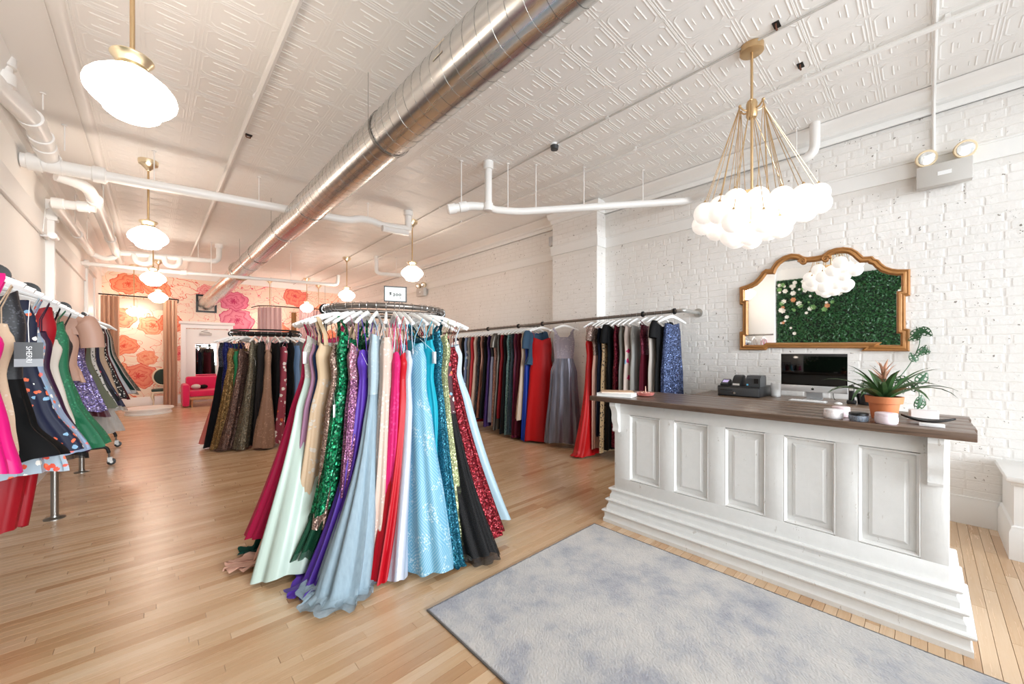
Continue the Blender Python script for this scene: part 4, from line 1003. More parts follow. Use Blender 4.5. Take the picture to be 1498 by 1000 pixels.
# ------------------------------------------------------------------ cloth
def cloth(col, kind='satin', col2=None, sc=1.0):
    name = 'cloth_%s_%s_%s_%s' % (kind, col, col2 or '', sc)
    if name in MATS: return MATS[name]
    rough = {'satin': .47, 'matte': .75, 'velvet': .8, 'tulle': .7, 'sequin': .3, 'lace': .6, 'geo': .45, 'floral': .6, 'iridescent': .25, 'metallic': .3, 'leopard': .6, 'dots': .5, 'shine': .34}[kind]
    dim = lambda h: tuple(c*.76 for c in lin(h))
    m = mat(name, dim(col), rough); t = NT(m); b = t.b
    b.inputs['Sheen Weight'].default_value = {'velvet': .1, 'matte': .0}.get(kind, .03); b.inputs['Sheen Roughness'].default_value = .4
    b.inputs['Specular IOR Level'].default_value = {'matte': .15, 'velvet': .12, 'satin': .3}.get(kind, .35)
    v = t.coord('Object'); A = dim(col); B = dim(col2) if col2 else tuple(min(1, c*1.6+.08) for c in A)
    if kind in ('satin', 'shine'):
        n = t.noise(t.coord('Object', (6, 6, 1)), 2.2, 3); t.bump(n, .25, .012)
    elif kind in ('matte', 'velvet'):
        n = t.noise(v, 180, 2); t.bump(n, .12, .002)
    elif kind == 'tulle':
        st = t.noise(t.coord('Object', (40, 40, 2)), 1.5, 3)
        tr = t.n('BsdfTransparent'); mx = t.n('MixShader'); t.l(t.m('ADD', t.m('MULTIPLY', st, .35), .08), mx.inputs[0])
        t.l(b.outputs[0], mx.inputs[1]); t.l(tr.outputs[0], mx.inputs[2]); t.l(mx.outputs[0], t.out.inputs['Surface'])
        t.bump(st, .2, .01)
    elif kind in ('sequin', 'shards'):
        x = t.n('TexVoronoi'); x.inputs['Scale'].default_value = 150*sc; t.l(v, x.inputs['Vector'])
        g = t.n('NewGeometry'); sub = t.n('VectorMath', operation='SUBTRACT'); t.l(x.outputs['Color'], sub.inputs[0]); sub.inputs[1].default_value = (.5, .5, .5)
        scl = t.n('VectorMath', operation='SCALE'); t.l(sub.outputs[0], scl.inputs[0]); scl.inputs['Scale'].default_value = .85
        ad = t.n('VectorMath', operation='ADD'); t.l(g.outputs['Normal'], ad.inputs[0]); t.l(scl.outputs[0], ad.inputs[1])
        nm = t.n('VectorMath', operation='NORMALIZE'); t.l(ad.outputs[0], nm.inputs[0]); t.l(nm.outputs[0], b.inputs['Normal'])
        sp = t.n('SeparateColor'); t.l(x.outputs['Color'], sp.inputs[0])
        t.l(t.mix(t.m('POWER', sp.outputs[1], 3.0), tuple(c*.6 for c in A), B), b.inputs['Base Color'])
        b.inputs['Metallic'].default_value = .55
    elif kind in ('lace', 'dots'):
        x = t.n('TexVoronoi'); x.inputs['Scale'].default_value = (42 if kind == 'lace' else 60)*sc; t.l(v, x.inputs['Vector'])
        big = t.noise(v, 9, 3, .6)
        d = t.m('LESS_THAN', x.outputs['Distance'], .36)
        f = t.m('MULTIPLY', d, t.m('GREATER_THAN', big, .49))
        fine = t.noise(v, 120, 2)
        t.l(t.mix(t.m('MULTIPLY', f, .85), t.mix(t.m('MULTIPLY', fine, .3), A, B), B), b.inputs['Base Color'])
        t.bump(f, .5, .004)
    elif kind == 'geo':
        sx = t.n('SeparateXYZ'); t.l(v, sx.inputs[0])
        zz = t.m('PINGPONG', t.m('ADD', sx.outputs[2], 5.0), .19); xx = t.m('ABSOLUTE', t.m('ADD', sx.outputs[1], t.m('MULTIPLY', sx.outputs[0], .5)))
        q = t.m('FRACT', t.m('MULTIPLY', t.m('ADD', zz, t.m('MULTIPLY', xx, 1.1)), 48.0)); ln = t.m('LESS_THAN', q, .34)
        x = t.n('TexVoronoi'); x.inputs['Scale'].default_value = 70; t.l(v, x.inputs['Vector'])
        f = t.m('MULTIPLY', t.m('LESS_THAN', x.outputs['Distance'], .4), t.m('GREATER_THAN', t.noise(v, 8, 3, .6), .54))
        t.l(t.mix(t.m('MULTIPLY', f, .8), t.mix(t.m('MULTIPLY', ln, .38), A, B), B), b.inputs['Base Color']); t.bump(ln, .25, .003)
    elif kind in ('floral', 'leopard'):
        wv = t.noise(v, 14, 2); x = t.n('TexVoronoi'); x.inputs['Scale'].default_value = (11 if kind == 'floral' else 40)*sc; t.l(v, x.inputs['Vector'])
        sp = t.n('SeparateColor'); t.l(x.outputs['Color'], sp.inputs[0])
        dd = t.m('ADD', x.outputs['Distance'], t.m('MULTIPLY', t.m('SUBTRACT', t.noise(v, 55, 3), .5), .5))
        if kind == 'floral': cc = t.ramp(sp.outputs[0], [(0, col2), (.3, 'F1EDE6'), (.55, col2), (.75, '7FA7C4'), (.9, 'E8704A')], 'CONSTANT')
        else: cc = t.ramp(sp.outputs[0], [(0, col2), (.6, col2)])
        f = t.m('MULTIPLY', t.m('LESS_THAN', dd, .36), t.m('GREATER_THAN', sp.outputs[1], .3))
        t.l(t.mix(f, A, cc), b.inputs['Base Color'])
    elif kind == 'iridescent':
        lw = t.n('LayerWeight'); lw.inputs[0].default_value = .4
        n = t.noise(t.coord('Object', (5, 5, 2)), 2.5, 3)
        t.l(t.mix(t.m('ADD', t.m('MULTIPLY', lw.outputs['Facing'], .6), t.m('MULTIPLY', n, .5)), A, B), b.inputs['Base Color']); b.inputs['Metallic'].default_value = .25
        t.bump(n, .3, .01)
    elif kind == 'metallic':
        n = t.noise(t.coord('Object', (12, 12, 1.2)), 3, 4); t.l(t.mix(n, tuple(c*.6 for c in A), B), b.inputs['Base Color']); b.inputs['Metallic'].default_value = .5
    return m

# ------------------------------------------------------------------ hangers and gowns
def hanger_meshes():
    a = MB(); P = []; n = 18
    for k in range(n+1):
        s = k/n*2-1; P.append((s*.222, -.058-.078*abs(s)**1.35-(.02*(1-abs(s))**2 if 0 else 0)))
    prof_n = 8
    for k, (x, z) in enumerate(P):
        s = abs(k/n*2-1); hz = .019-.008*s; hy = .0075+.003*s
        t = Vector((P[min(k+1, n)][0]-P[max(k-1, 0)][0], 0, P[min(k+1, n)][1]-P[max(k-1, 0)][1])).normalized(); u = Vector((-t.z, 0, t.x))
        for q in range(prof_n):
            ang = 2*PI*q/prof_n+PI/8; c, d = math.cos(ang), math.sin(ang)
            p = Vector((x, 0, z))+u*d*hz; a.v.append((p.x, c*hy*1.08, p.z))
    for k in range(n):
        for q in range(prof_n): a.f.append((k*prof_n+q, k*prof_n+(q+1) % prof_n, (k+1)*prof_n+(q+1) % prof_n, (k+1)*prof_n+q))
    a.f.append(tuple(reversed(range(prof_n)))); a.f.append(tuple(n*prof_n+q for q in range(prof_n)))
    path = [(0, 0, -.05), (0, 0, -.036)]+arc((0, 0, 0), .026, -PI/2+.25, PI*.98, 14, (1, 0, 0), (0, 0, 1))
    h = MB().tube(path, .002, 6)
    return a.mesh('wooden_hanger'), h.mesh('hook')
HM, HKM = hanger_meshes()
G1, G2, GR, GL, GB = 'gowns on the front round rack', 'gowns on the second round rack', 'gowns on the wall rail', 'dresses on the left rail', 'dresses on the rolling rack'
HGROUP = {G1: 'hangers on the front round rack', G2: 'hangers on the second round rack', GR: 'hangers on the wall rail', GL: 'hangers on the left rail', GB: 'hangers on the rolling rack'}
def hanger(loc, yaw, label, group):
    o = bpy.data.objects.new('wooden_hanger', HM); COL.objects.link(o)
    if not HM.materials: HM.materials.append(M_hanger)
    o.location = loc; o.rotation_euler = (0, 0, yaw); tag(o, label, 'hanger', group); o['_o'] = [0, 0, 0]
    obj('hook', HKM, M_chrome, o, (0, 0, 0))
    return o
def lerpk(keys, z):
    """smooth interpolation of (z, value) keys, z falling"""
    if z >= keys[0][0]: return keys[0][1]
    for (z0, v0), (z1, v1) in zip(keys, keys[1:]):
        if z >= z1:
            s = (z0-z)/(z0-z1) if z0 != z1 else 0; s = s*s*(3-2*s)*.8+s*.2
            return v0+(v1-v0)*s
    return keys[-1][1]
def gown(label, loc, yaw, mats, name='evening_gown', cat='dress', group=None, strap='thin', top_=.30, waist=.52, hem=.06, w=(.165, .145, .17, .26), d=(.05, .045, .06, .12),
         shift=(0, 0), fold=(9, .018), twist=0.0, tag_=None, nth=56, nz=34, spow=1.5, over=None, vneck=.05, seed=None, hang=True, off=(0, 0), sleeve=None, strapmat=None):
    """loc is the point of the rail; local x runs along the hanger, z is up"""
    r = random.Random(seed if seed is not None else label)
    zf = -loc[2]                                   # the floor in local z
    t = thing(name, label, cat, loc, yaw, group)
    sk, bo = (mats if isinstance(mats, (list, tuple)) else (mats, mats))
    if strap == 'tank': top_ = .15
    zt, zw, zh = -top_, -waist, zf+hem
    hip = zw-.22 if zw-.22 > zh+.1 else (zw+zh)/2
    zbu = zt-(zt-zw)*.3
    kw = [(zt, w[0]*.86), (zbu, w[0]), (zw, w[1]), (hip, w[2]), (zh, w[3])]; kd = [(zt, d[0]*.74), (zbu, d[0]*1.05), (zw, d[1]), (hip, d[2]), (zh, d[3])]
    n, amp = fold; ph = r.uniform(0, 6.28); ph2 = r.uniform(0, 6.28); ph3 = r.uniform(0, 6.28)
    tot = zt-zh
    def ring(z, k, shrink=0.0):
        s = min(1, max(0, (zw-z)/max(.05, zw-zh))); st = (zt-z)/tot
        a, b = max(.01, lerpk(kw, z)-shrink), max(.008, lerpk(kd, z)-shrink)
        cx, cy = off[0]+shift[0]*st**spow, off[1]+shift[1]*st**spow; tw = twist*st
        A = amp*(.12+s**.8*.9) if z < zw else amp*.12
        pts = []
        for q in range(nth):
            th = 2*PI*q/nth; c, sn = math.cos(th), math.sin(th)
            x, y = a*math.copysign(abs(c)**.85, c), b*math.copysign(abs(sn)**.85, sn)
            nx, ny = c/a, sn/b; l = math.hypot(nx, ny); nx /= l; ny /= l
            f = math.sin(n*th+ph+.7*math.sin(2*th+ph2)+.5*st)*.7+math.sin((n*2-3)*th+ph3-1.2*st)*.35
            x += nx*A*f; y += ny*A*f*.9
            zz = z
            if k == 0: zz += vneck*(abs(c)-.62)+.012*math.cos(2*th+ph)
            if z < zw: zz += .012*s*math.sin(3*th+ph2)
            ct, stn = math.cos(tw), math.sin(tw); x, y = x*ct-y*stn, x*stn+y*ct
            fl = zf+.012+.006*(1+math.sin(5*th+ph))
            if zz < fl:
                e = fl-zz; kx = cx+x; ky = cy+y
                ll = math.hypot(x, y)+1e-6; px, py = x/ll, y/ll
                x += px*e*.55+(shift[0] and math.copysign(e*.3, shift[0])); y += py*e*.55
                zz = fl+.028*abs(math.sin(n*th*.8+ph3+e*30))*min(1, e*8)
            pts.append((cx+x, cy+y, zz))
        return pts
    def shell(zs, k0, shrink=0.0):
        mb = MB()
        for k, z in enumerate(zs): mb.v += ring(z, k+k0, shrink)
        for k in range(len(zs)-1):
            for q in range(nth): mb.f.append((k*nth+q, k*nth+(q+1) % nth, (k+1)*nth+(q+1) % nth, (k+1)*nth+q))
        return mb
    nb = max(9, int(nz*.28))
    zb = [zt+(zw-zt)*k/nb for k in range(nb+1)]; ns = nz-nb
    zs = [zw+(zh-zw)*k/ns for k in range(ns+1)]
    obj('bodice', shell(zb, 0), bo, t, (0, 0, 0), angle=80, fix=False)
    so = obj('skirt', shell(zs, 9), sk, t, (0, 0, 0), angle=80, fix=False)
    if over:                                         # a lining under a sheer skirt
        obj('lining', shell([zw-.01+(zh+.05-zw)*k/(ns//2) for k in range(ns//2+1)], 9, .012), over, t, (0, 0, 0), angle=80, fix=False)
    sm = strapmat or bo
    hz = lambda x: -.052-.078*(abs(x)/.222)**1.35
    if strap in ('thin', 'wide'):
        for sx in (-1, 1):
            for sy in (-1, 1):
                x1 = sx*w[0]*.72+off[0]; x0 = sx*min(.19, w[0]*.95)
                z1 = zt+vneck*.12
                p = [(x0*.98, 0, hz(x0)+.012), (x0, sy*.010, hz(x0)-.01), (x1*.98+x0*.02, sy*d[0]*.6+off[1], (hz(x0)+z1)/2-.02), (x1, sy*d[0]*.82+off[1], z1-.012)]
                if strap == 'thin': mb = MB().tube(p, .0028, 6)
                else:
                    mb = MB()
                    for (x, y, z) in p: mb.v += [(x-.016, y, z), (x+.016, y, z), (x+.016, y+.002*sy, z), (x-.016, y+.002*sy, z)]
                    for k in range(3):
                        for q in range(4): mb.f.append((k*4+q, k*4+(q+1) % 4, k*4+4+(q+1) % 4, k*4+4+q))
                obj('strap', mb, sm, t, (0, 0, 0), angle=60)
    if sleeve or strap == 'sleeve':
        L, rr = (sleeve or (.2, .05))
        for sx in (-1, 1):
            path = [(sx*.15+off[0], 0, -.13), (sx*.2+off[0], 0, -.16), (sx*.235+off[0]*1.2, 0, -.16-L*.45), (sx*.245+off[0]*1.3, 0, -.16-L)]
            mb = MB().tube(rounded(path, .05), [.03+rr*.9*min(1, k/3) for k in range(len(rounded(path, .05)))], 14, False)
            mb.v = [(x, y*.62, z) for x, y, z in mb.v]
            obj('sleeve', mb, bo, t, (0, 0, 0), angle=80)
        if strap == 'sleeve': obj('yoke', MB().prism([(-.19+off[0], -.02, -.15), (-.07+off[0], -.02, -.11), (off[0], -.02, -.16), (.07+off[0], -.02, -.11), (.19+off[0], -.02, -.15), (.17+off[0], -.02, -top_-.03), (-.17+off[0], -.02, -top_-.03)], (0, .04, 0)), bo, t, (0, 0, 0), smooth=False)
    if tag_:
        x, z, ang = tag_[:3]; tm = tag_[3] if len(tag_) > 3 else M_whitepl
        y = d[0]+.02 if ang >= 0 else -d[0]-.02
        g = MB()
        ca, sa = math.cos(ang), math.sin(ang)
        for dz, ww in ((0, .018), (-.085, .018)):
            g.v += [(x-ww*ca, y-ww*sa, z+dz), (x+ww*ca, y+ww*sa, z+dz)]
        g.f = [(0, 1, 3, 2)]
        o = obj('price_tag', g, tm, t, (0, 0, 0)); md = o.modifiers.new('thick', 'SOLIDIFY'); md.thickness = .0012
        obj('tag_string', MB().tube([(x*.7, 0, z+.09), (x, y, z)], .0008, 4), M_whitepl, o, (0, 0, 0))
    if hang: hanger(loc, yaw+r.uniform(-.04, .04), 'white hanger holding the '+label, HGROUP.get(group))
    return t

# ------------------------------------------------------------------ front round rack
def round_rack(name, label, c, z, r, view, mt, knob_angles, bars):
    t = thing(name, label, 'clothes rack', (c[0], c[1], 0))
    obj('ring', MB().tube(arc((c[0], c[1], z), r, 0, 2*PI, 72, (1, 0, 0), (0, 1, 0))[:-1], .0195, 12, closed=True), mt, t)
    for a in knob_angles:
        dx, dy = math.cos(a), math.sin(a); p = Vector((c[0]+dx*r, c[1]+dy*r, z)); tg = Vector((-dy, dx, 0))
        obj('flange', MB().tube([p-tg*.014, p-tg*.010, p+tg*.010, p+tg*.014], [.03, .043, .043, .03], 20), M_black, t)
        obj('post', MB().tube([tuple(p), (p.x, p.y, .012)], .015, 10).lathe([(.055, .0), (.055, .008), (.02, .014)], (p.x, p.y, 0), 'Z', 18), mt, t)
    obj('cross_bar', MB().tube([(c[0]+r*math.cos(knob_angles[0]), c[1]+r*math.sin(knob_angles[0]), z), (c[0]+r*math.cos(knob_angles[1]), c[1]+r*math.sin(knob_angles[1]), z)], .014, 10), mt, t)
    return t
C1 = Vector((1.42, 3.05, 0)); Z1 = 1.784; R1 = .455
va = math.atan2(-C1.y, -C1.x)                       # direction from the rack to the camera
def ang1(phi): return va+math.radians(phi)
round_rack('round_clothes_rack', 'round pipe rack of bright gowns standing in front, with the price sign', C1, Z1, R1, va, M_pipegrey, [ang1(-83), ang1(97), ang1(-55+180), ang1(150)], 1)
def on1(label, phi, mats, reach, hphi, hw=.24, hd=.12, **kw):
    """hang a gown on the front rack at angle phi; its hem is centred at radius reach under angle hphi"""
    a = ang1(phi); p = C1+Vector((math.cos(a), math.sin(a), 0))*R1
    b = ang1(hphi); q = C1+Vector((math.cos(b), math.sin(b), 0))*(reach-hw*.55)
    dl = q-p; sx = dl.x*math.cos(a)+dl.y*math.sin(a); sy = -dl.x*math.sin(a)+dl.y*math.cos(a)
    w = kw.pop('w', (.165, .14, .17)); dd = kw.pop('d', (.042, .038, .05))
    kw.setdefault('nth', 72); kw.setdefault('nz', 44)
    return gown(label, (p.x, p.y, Z1), a, mats, group=G1, w=(*w, hw), d=(*dd, hd), shift=(sx, sy), **kw)
on1('nude tan tulle gown showing only behind the crimson gown', -98, cloth('C9A27C', 'tulle'), .92, -92, .13, .05, hem=.12, over=cloth('B48E6C', 'satin'))
on1('dark green velvet gown with its hem bunched on the floor', -90, cloth('0E4A3E', 'velvet'), .90, -82, .12, .06, hem=-.05)
on1('peach ruffled gown pooling on the floor beside the mint gown', -74, cloth('EBB9A4', 'satin'), .93, -70, .07, .035, hem=-.12, fold=(11, .016), w=(.10, .09, .08), d=(.02, .02, .02))
on1('crimson pink satin gown with beaded bodice, leftmost on the front rack', -79, (cloth('C4114F', 'satin'), cloth('C9185A', 'lace', 'E0447C')), .90, -80, .15, .14, hem=.15, w=(.15, .13, .15), strap='wide', top_=.22)
on1('pale mint satin gown with beaded bodice and wide flowing skirt', -66, (cloth('CBDDD2', 'shine'), cloth('CFCFC4', 'dots', 'F2F0E8')), .88, -52, .22, .15, hem=.035, fold=(8, .024), top_=.24, tag_=(.17, -.33, .4))
on1('mauve chiffon gown squeezed between the mint and champagne gowns', -56, cloth('B98AA6', 'matte'), .68, -58, .16, .04, hem=.3)
on1('champagne gown with silver embroidery on the skirt', -47, (cloth('D9B893', 'lace', 'D8D0C4', .6), cloth('DEC09C', 'satin')), .66, -54, .17, .06, hem=.26, strap='wide', top_=.28)
on1('navy gown peeping between the champagne and rose gold gowns', -51, cloth('1B2A4A', 'velvet'), .62, -50, .16, .04, hem=.4)
on1('rose gold sequin gown behind the emerald gown', -35, cloth('A98273', 'sequin', 'F3D9C8', .8), .66, -38, .17, .045, hem=.3, top_=.30, tag_=(.2, -.68, .3))
on1('emerald foil sequin gown with a fanned green tulle hem', -29, cloth('0B5A3A', 'sequin', '35D58F', .55), .70, -37, .12, .04, hem=.40, top_=.22, strap='wide', w=(.17, .13, .14))
on1('dark green tulle overskirt flaring from the emerald gown', -33, cloth('0A4D33', 'tulle'), .74, -45, .17, .10, hem=.12, top_=.85, waist=.95, strap='none', w=(.10, .11, .13), d=(.03, .03, .05), name='tulle_skirt', fold=(13, .03), hang=False, over=cloth('08402B', 'matte'))
on1('pink and lilac sequin gown beside the purple gown', -22, (cloth('8E4F7C', 'sequin', 'E9A6C8'), cloth('D98FA8', 'sequin', 'F5C9D8')), .62, -24, .15, .04, hem=.5, top_=.30, w=(.17, .14, .15))
on1('violet purple satin gown with its train crumpled on the floor', -16, (cloth('5B36A6', 'satin'), cloth('5F3BAE', 'satin')), .86, -34, .13, .07, hem=-.07, top_=.34, strap='thin', w=(.16, .12, .13), spow=2.2, fold=(9, .022), tag_=(.19, -.42, .5, M_blackpl))
on1('pale blue tulle gown with a long train spread on the floor', -8, (cloth('AFC6D4', 'tulle'), cloth('AFC4CF', 'lace', 'CFDCE2')), .92, -19, .22, .17, hem=-.09, top_=.22, waist=.62, over=cloth('A9C0CE', 'satin'), fold=(10, .03), w=(.17, .13, .15), spow=1.9)
on1('blush cream lace gown with scattered white flowers', 0, cloth('DDBFAF', 'lace', 'F3E8DF'), .66, -7, .16, .065, hem=.13, top_=.24, w=(.18, .15, .15), d=(.05, .045, .05))
on1('neon pink lace gown showing as a thin strip', 7, cloth('E0126E', 'lace', 'F0468F'), .65, -3, .15, .035, hem=.05, top_=.36)
on1('red satin gown falling in a narrow train', 11, (cloth('C4081E', 'satin'), cloth('C4081E', 'satin')), .78, -4, .14, .06, hem=.02, top_=.36, spow=2)
on1('white iridescent mermaid gown with a rolled band at the hem', 15, cloth('E4E2F2', 'iridescent', 'C9DDF0'), .83, 4, .12, .06, hem=.03, top_=.34, spow=1.9, fold=(5, .012))
on1('large sky blue beaded gown with geometric silver pattern and price tag', 23, cloth('72B2D0', 'geo', 'CFE6EE'), .86, 21, .24, .16, hem=.05, top_=.30, waist=.6, fold=(7, .02), w=(.18, .17, .2), d=(.06, .06, .09), tag_=(.19, -.33, .4))
on1('bright turquoise satin gown mostly hidden behind the sky blue gown', 32, cloth('18A9C0', 'satin'), .66, 30, .15, .04, hem=.3, top_=.25)
on1('deep teal sequin gown with wavy pattern', 38, cloth('0D5C78', 'sequin', '49A9C0'), .86, 30, .16, .075, hem=-.01, top_=.20, strap='wide', w=(.18, .15, .16))
on1('pale lime sequin gown with narrow skirt', 46, cloth('BFC78E', 'sequin', 'EEF0C4'), .84, 35, .15, .07, hem=.03, top_=.22, w=(.18, .14, .14))
on1('white ruffled petticoat hem under the lime gown', 44, cloth('EDEAE4', 'matte'), .88, 38, .10, .08, hem=.0, top_=1.1, waist=1.2, strap='none', name='petticoat', w=(.08, .08, .09), d=(.03, .03, .05), fold=(14, .02), hang=False)
on1('black floral beaded gown with a sheer black tulle train', 52, (cloth('141214', 'tulle'), cloth('4A1A24', 'floral', 'C23A4A', 2.2)), 1.03, 40, .17, .11, hem=.03, top_=.33, waist=.8, over=cloth('0E0D0E', 'matte'), w=(.15, .14, .15), spow=1.8)
on1('dark red gown covered in red sequin flowers', 60, cloth('7A0B1C', 'sequin', 'D8404E', .75), .93, 56, .18, .09, hem=.07, top_=.30, w=(.17, .14, .16))
on1('powder blue satin gown at the far right of the front rack', 76, (cloth('B4CFDD', 'shine'), cloth('BFC9D2', 'lace', 'DCE4EA')), .96, 76, .17, .11, hem=.06, top_=.28, fold=(5, .02))
on1('blush and grey lace gown tucked behind the powder blue gown', 88, cloth('D8BFB4', 'lace', 'E8DCD6'), .70, 88, .16, .05, hem=.5, top_=.26)
for phi, c_, k_, nm in ((112, '151518', 'matte', 'plain black'), (130, '20355E', 'satin', 'royal navy satin'), (148, '6A2038', 'velvet', 'wine velvet'), (166, 'C8AE92', 'lace', 'beige lace'), (184, '1A1A1E', 'sequin', 'black sequin'), (202, '2B6B72', 'satin', 'petrol blue'), (220, '7C1A3A', 'satin', 'ruby satin'), (238, '2A2A3C', 'velvet', 'midnight velvet'), (252, '0F3A34', 'velvet', 'bottle green')):
    on1('%s gown on the far side of the front rack' % nm, phi, cloth(c_, k_), .74, phi, .17, .07, hem=.12, top_=.24, nth=40, nz=20)
# price sign on the ring
a = ang1(8); p = C1+Vector((math.cos(a), math.sin(a), 0))*R1
t = thing('price_sign', 'small framed white price sign standing on the front round rack', 'sign', (p.x, p.y, Z1+.017), math.atan2(p.y, p.x)-PI/2+.06)
w_, h_ = .158, .112
fm = MB()
for x0, x1, z0, z1 in ((-w_/2, w_/2, .012, .019), (-w_/2, w_/2, h_+.005, h_+.012), (-w_/2, -w_/2+.007, .012, h_+.012), (w_/2-.007, w_/2, .012, h_+.012)): fm.box(x0, -.006, z0, x1, .006, z1)
obj('frame', fm, mat('sign_frame', '2C2927', .4), t, (0, 0, 0), smooth=False)
obj('card', MB().box(-w_/2+.006, -.002, .018, w_/2-.006, .003, h_+.006), mat('sign_card', 'C8CAC7', .7), t, (0, 0, 0), smooth=False)
for sx in (-1, 1): obj('foot', MB().box(sx*.045-.003, -.004, -.001, sx*.045+.003, .004, .013), mat('sign_frame', 0), t, (0, 0, 0), smooth=False)
ink = mat('ink', '101010', .8)
Mx = lambda x, z: Matrix.Translation((x, -.0034, z)) @ Matrix.Rotation(PI/2, 4, 'X')
text('lettering', '$', .034, Mx(-.034, .068), ink, t, bold=.00045); text('lettering', '3', .030, Mx(-.010, .062), ink, t, bold=.00045); text('lettering', 'o', .034, Mx(.010, .067), ink, t, bold=.00045); text('lettering', 'o', .034, Mx(.031, .067), ink, t, bold=.00045)
text('lettering', 'o', .010, Mx(.034, .042), ink, t, bold=.00045)

# ------------------------------------------------------------------ second round rack
C2 = Vector((1.40, 7.5, 0)); Z2 = 1.745; R2 = .48
vb = math.atan2(-C2.y, -C2.x)
round_rack('round_clothes_rack', 'second round rack of dark gowns behind the front rack, left of it', C2, Z2, R2, vb, M_black, [vb-PI/2, vb+PI/2, vb+.75, vb+2.3], 1)
obj('upper_ring', MB().tube(arc((C2.x, C2.y, Z2+.055), R2, 0, 2*PI, 48, (1, 0, 0), (0, 1, 0))[:-1], .012, 8, closed=True), M_black, [o for o in bpy.data.objects if o.get('label', '').startswith('second round rack')][0])
def on2(label, phi, mats, reach, hphi, hw=.2, hd=.09, **kw):
    a = vb+math.radians(phi); p = C2+Vector((math.cos(a), math.sin(a), 0))*R2
    b = vb+math.radians(hphi); q = C2+Vector((math.cos(b), math.sin(b), 0))*(reach-.08-hw*.5); dl = q-p
    sx = dl.x*math.cos(a)+dl.y*math.sin(a); sy = -dl.x*math.sin(a)+dl.y*math.cos(a)
    w = kw.pop('w', (.165, .145, .16)); dd = kw.pop('d', (.05, .045, .055)); kw.setdefault('nth', 44); kw.setdefault('nz', 26)
    return gown(label, (p.x, p.y, Z2), a, mats, group=G2, w=(*w, hw), d=(*dd, hd), shift=(sx, sy), **kw)
on2('coral pink gown fanning out at the left of the second rack', -92, cloth('D8776C', 'matte'), .86, -86, .2, .09, hem=.05, top_=.5)
on2('black sequin gown on the second rack beside the coral gown', -78, (cloth('0E0E12', 'velvet'), cloth('14141A', 'sequin', '7C86A0')), .84, -64, .2, .09, hem=.03, top_=.16, strap='tank')
on2('royal navy sequin gown peeking out on the second rack', -62, cloth('141C5E', 'sequin', '3A46A8'), .66, -60, .16, .05, hem=.3, top_=.16, strap='tank')
on2('antique gold sequin gown on the second rack', -50, cloth('8A6436', 'sequin', 'E3B878'), .84, -56, .16, .10, hem=.03, top_=.24)
on2('emerald green gown between the gold and bronze gowns', -40, cloth('1E7A4C', 'satin'), .62, -38, .15, .04, hem=.2)
on2('dusky bronze sequin gown with ruffled hem on the second rack', -33, cloth('6A4C44', 'sequin', 'C8A08E'), .84, -46, .15, .09, hem=-.03, top_=.26, strap='wide')
on2('khaki grey sequin gown with white price tag', -18, cloth('857A66', 'sequin', 'CFC4AA'), .80, -29, .17, .09, hem=.02, top_=.16, strap='tank', tag_=(.19, -.42, .4))
on2('charcoal gown beside the khaki sequin gown', -8, cloth('2E2B2C', 'matte'), .66, -14, .16, .07, hem=.04, top_=.16, strap='tank')
on2('tan beaded gown with coppery hem on the second rack', 2, cloth('A8826C', 'lace', 'D2A890', .8), .84, -3, .2, .14, hem=.03, top_=.28)
on2('black gown between the tan and the pink floral gowns', 14, cloth('131214', 'matte'), .62, 12, .16, .06, hem=.05, top_=.16, strap='tank')
on2('rose pink gown with large white flowers', 24, cloth('B04A5C', 'floral', 'EADFDC', 1.3), .72, 12, .15, .08, hem=.05, top_=.22)
on2('black gown with tag right of the rose floral gown', 35, cloth('121214', 'velvet'), .62, 34, .16, .05, hem=.2, top_=.16, strap='tank')
on2('dusty blue satin gown on the second rack', 46, cloth('6E8BB0', 'satin'), .70, 38, .15, .06, hem=.2, top_=.2)
on2('grey cap-sleeved gown on the second rack', 58, cloth('7C7873', 'matte'), .66, 54, .15, .06, hem=.3, strap='sleeve', top_=.3, sleeve=(.16, .04))
on2('black lace gown on the right side of the second rack', 72, cloth('1A1619', 'lace', '3A3438'), .64, 72, .16, .06, hem=.3, strap='tank')
on2('brown sequin gown at the right end of the second rack', 88, cloth('3C302C', 'sequin', '8A7466'), .62, 88, .16, .06, hem=.3, strap='tank')
for phi, c_, nm in ((115, '26262C', 'ink grey'), (145, '5A2434', 'plum'), (180, '1C2438', 'dark navy'), (215, '40302C', 'brown'), (240, '141414', 'jet black')):
    on2('%s gown on the hidden side of the second rack' % nm, phi, cloth(c_, 'matte'), .66, phi, .16, .07, hem=.1, nth=32, nz=16)
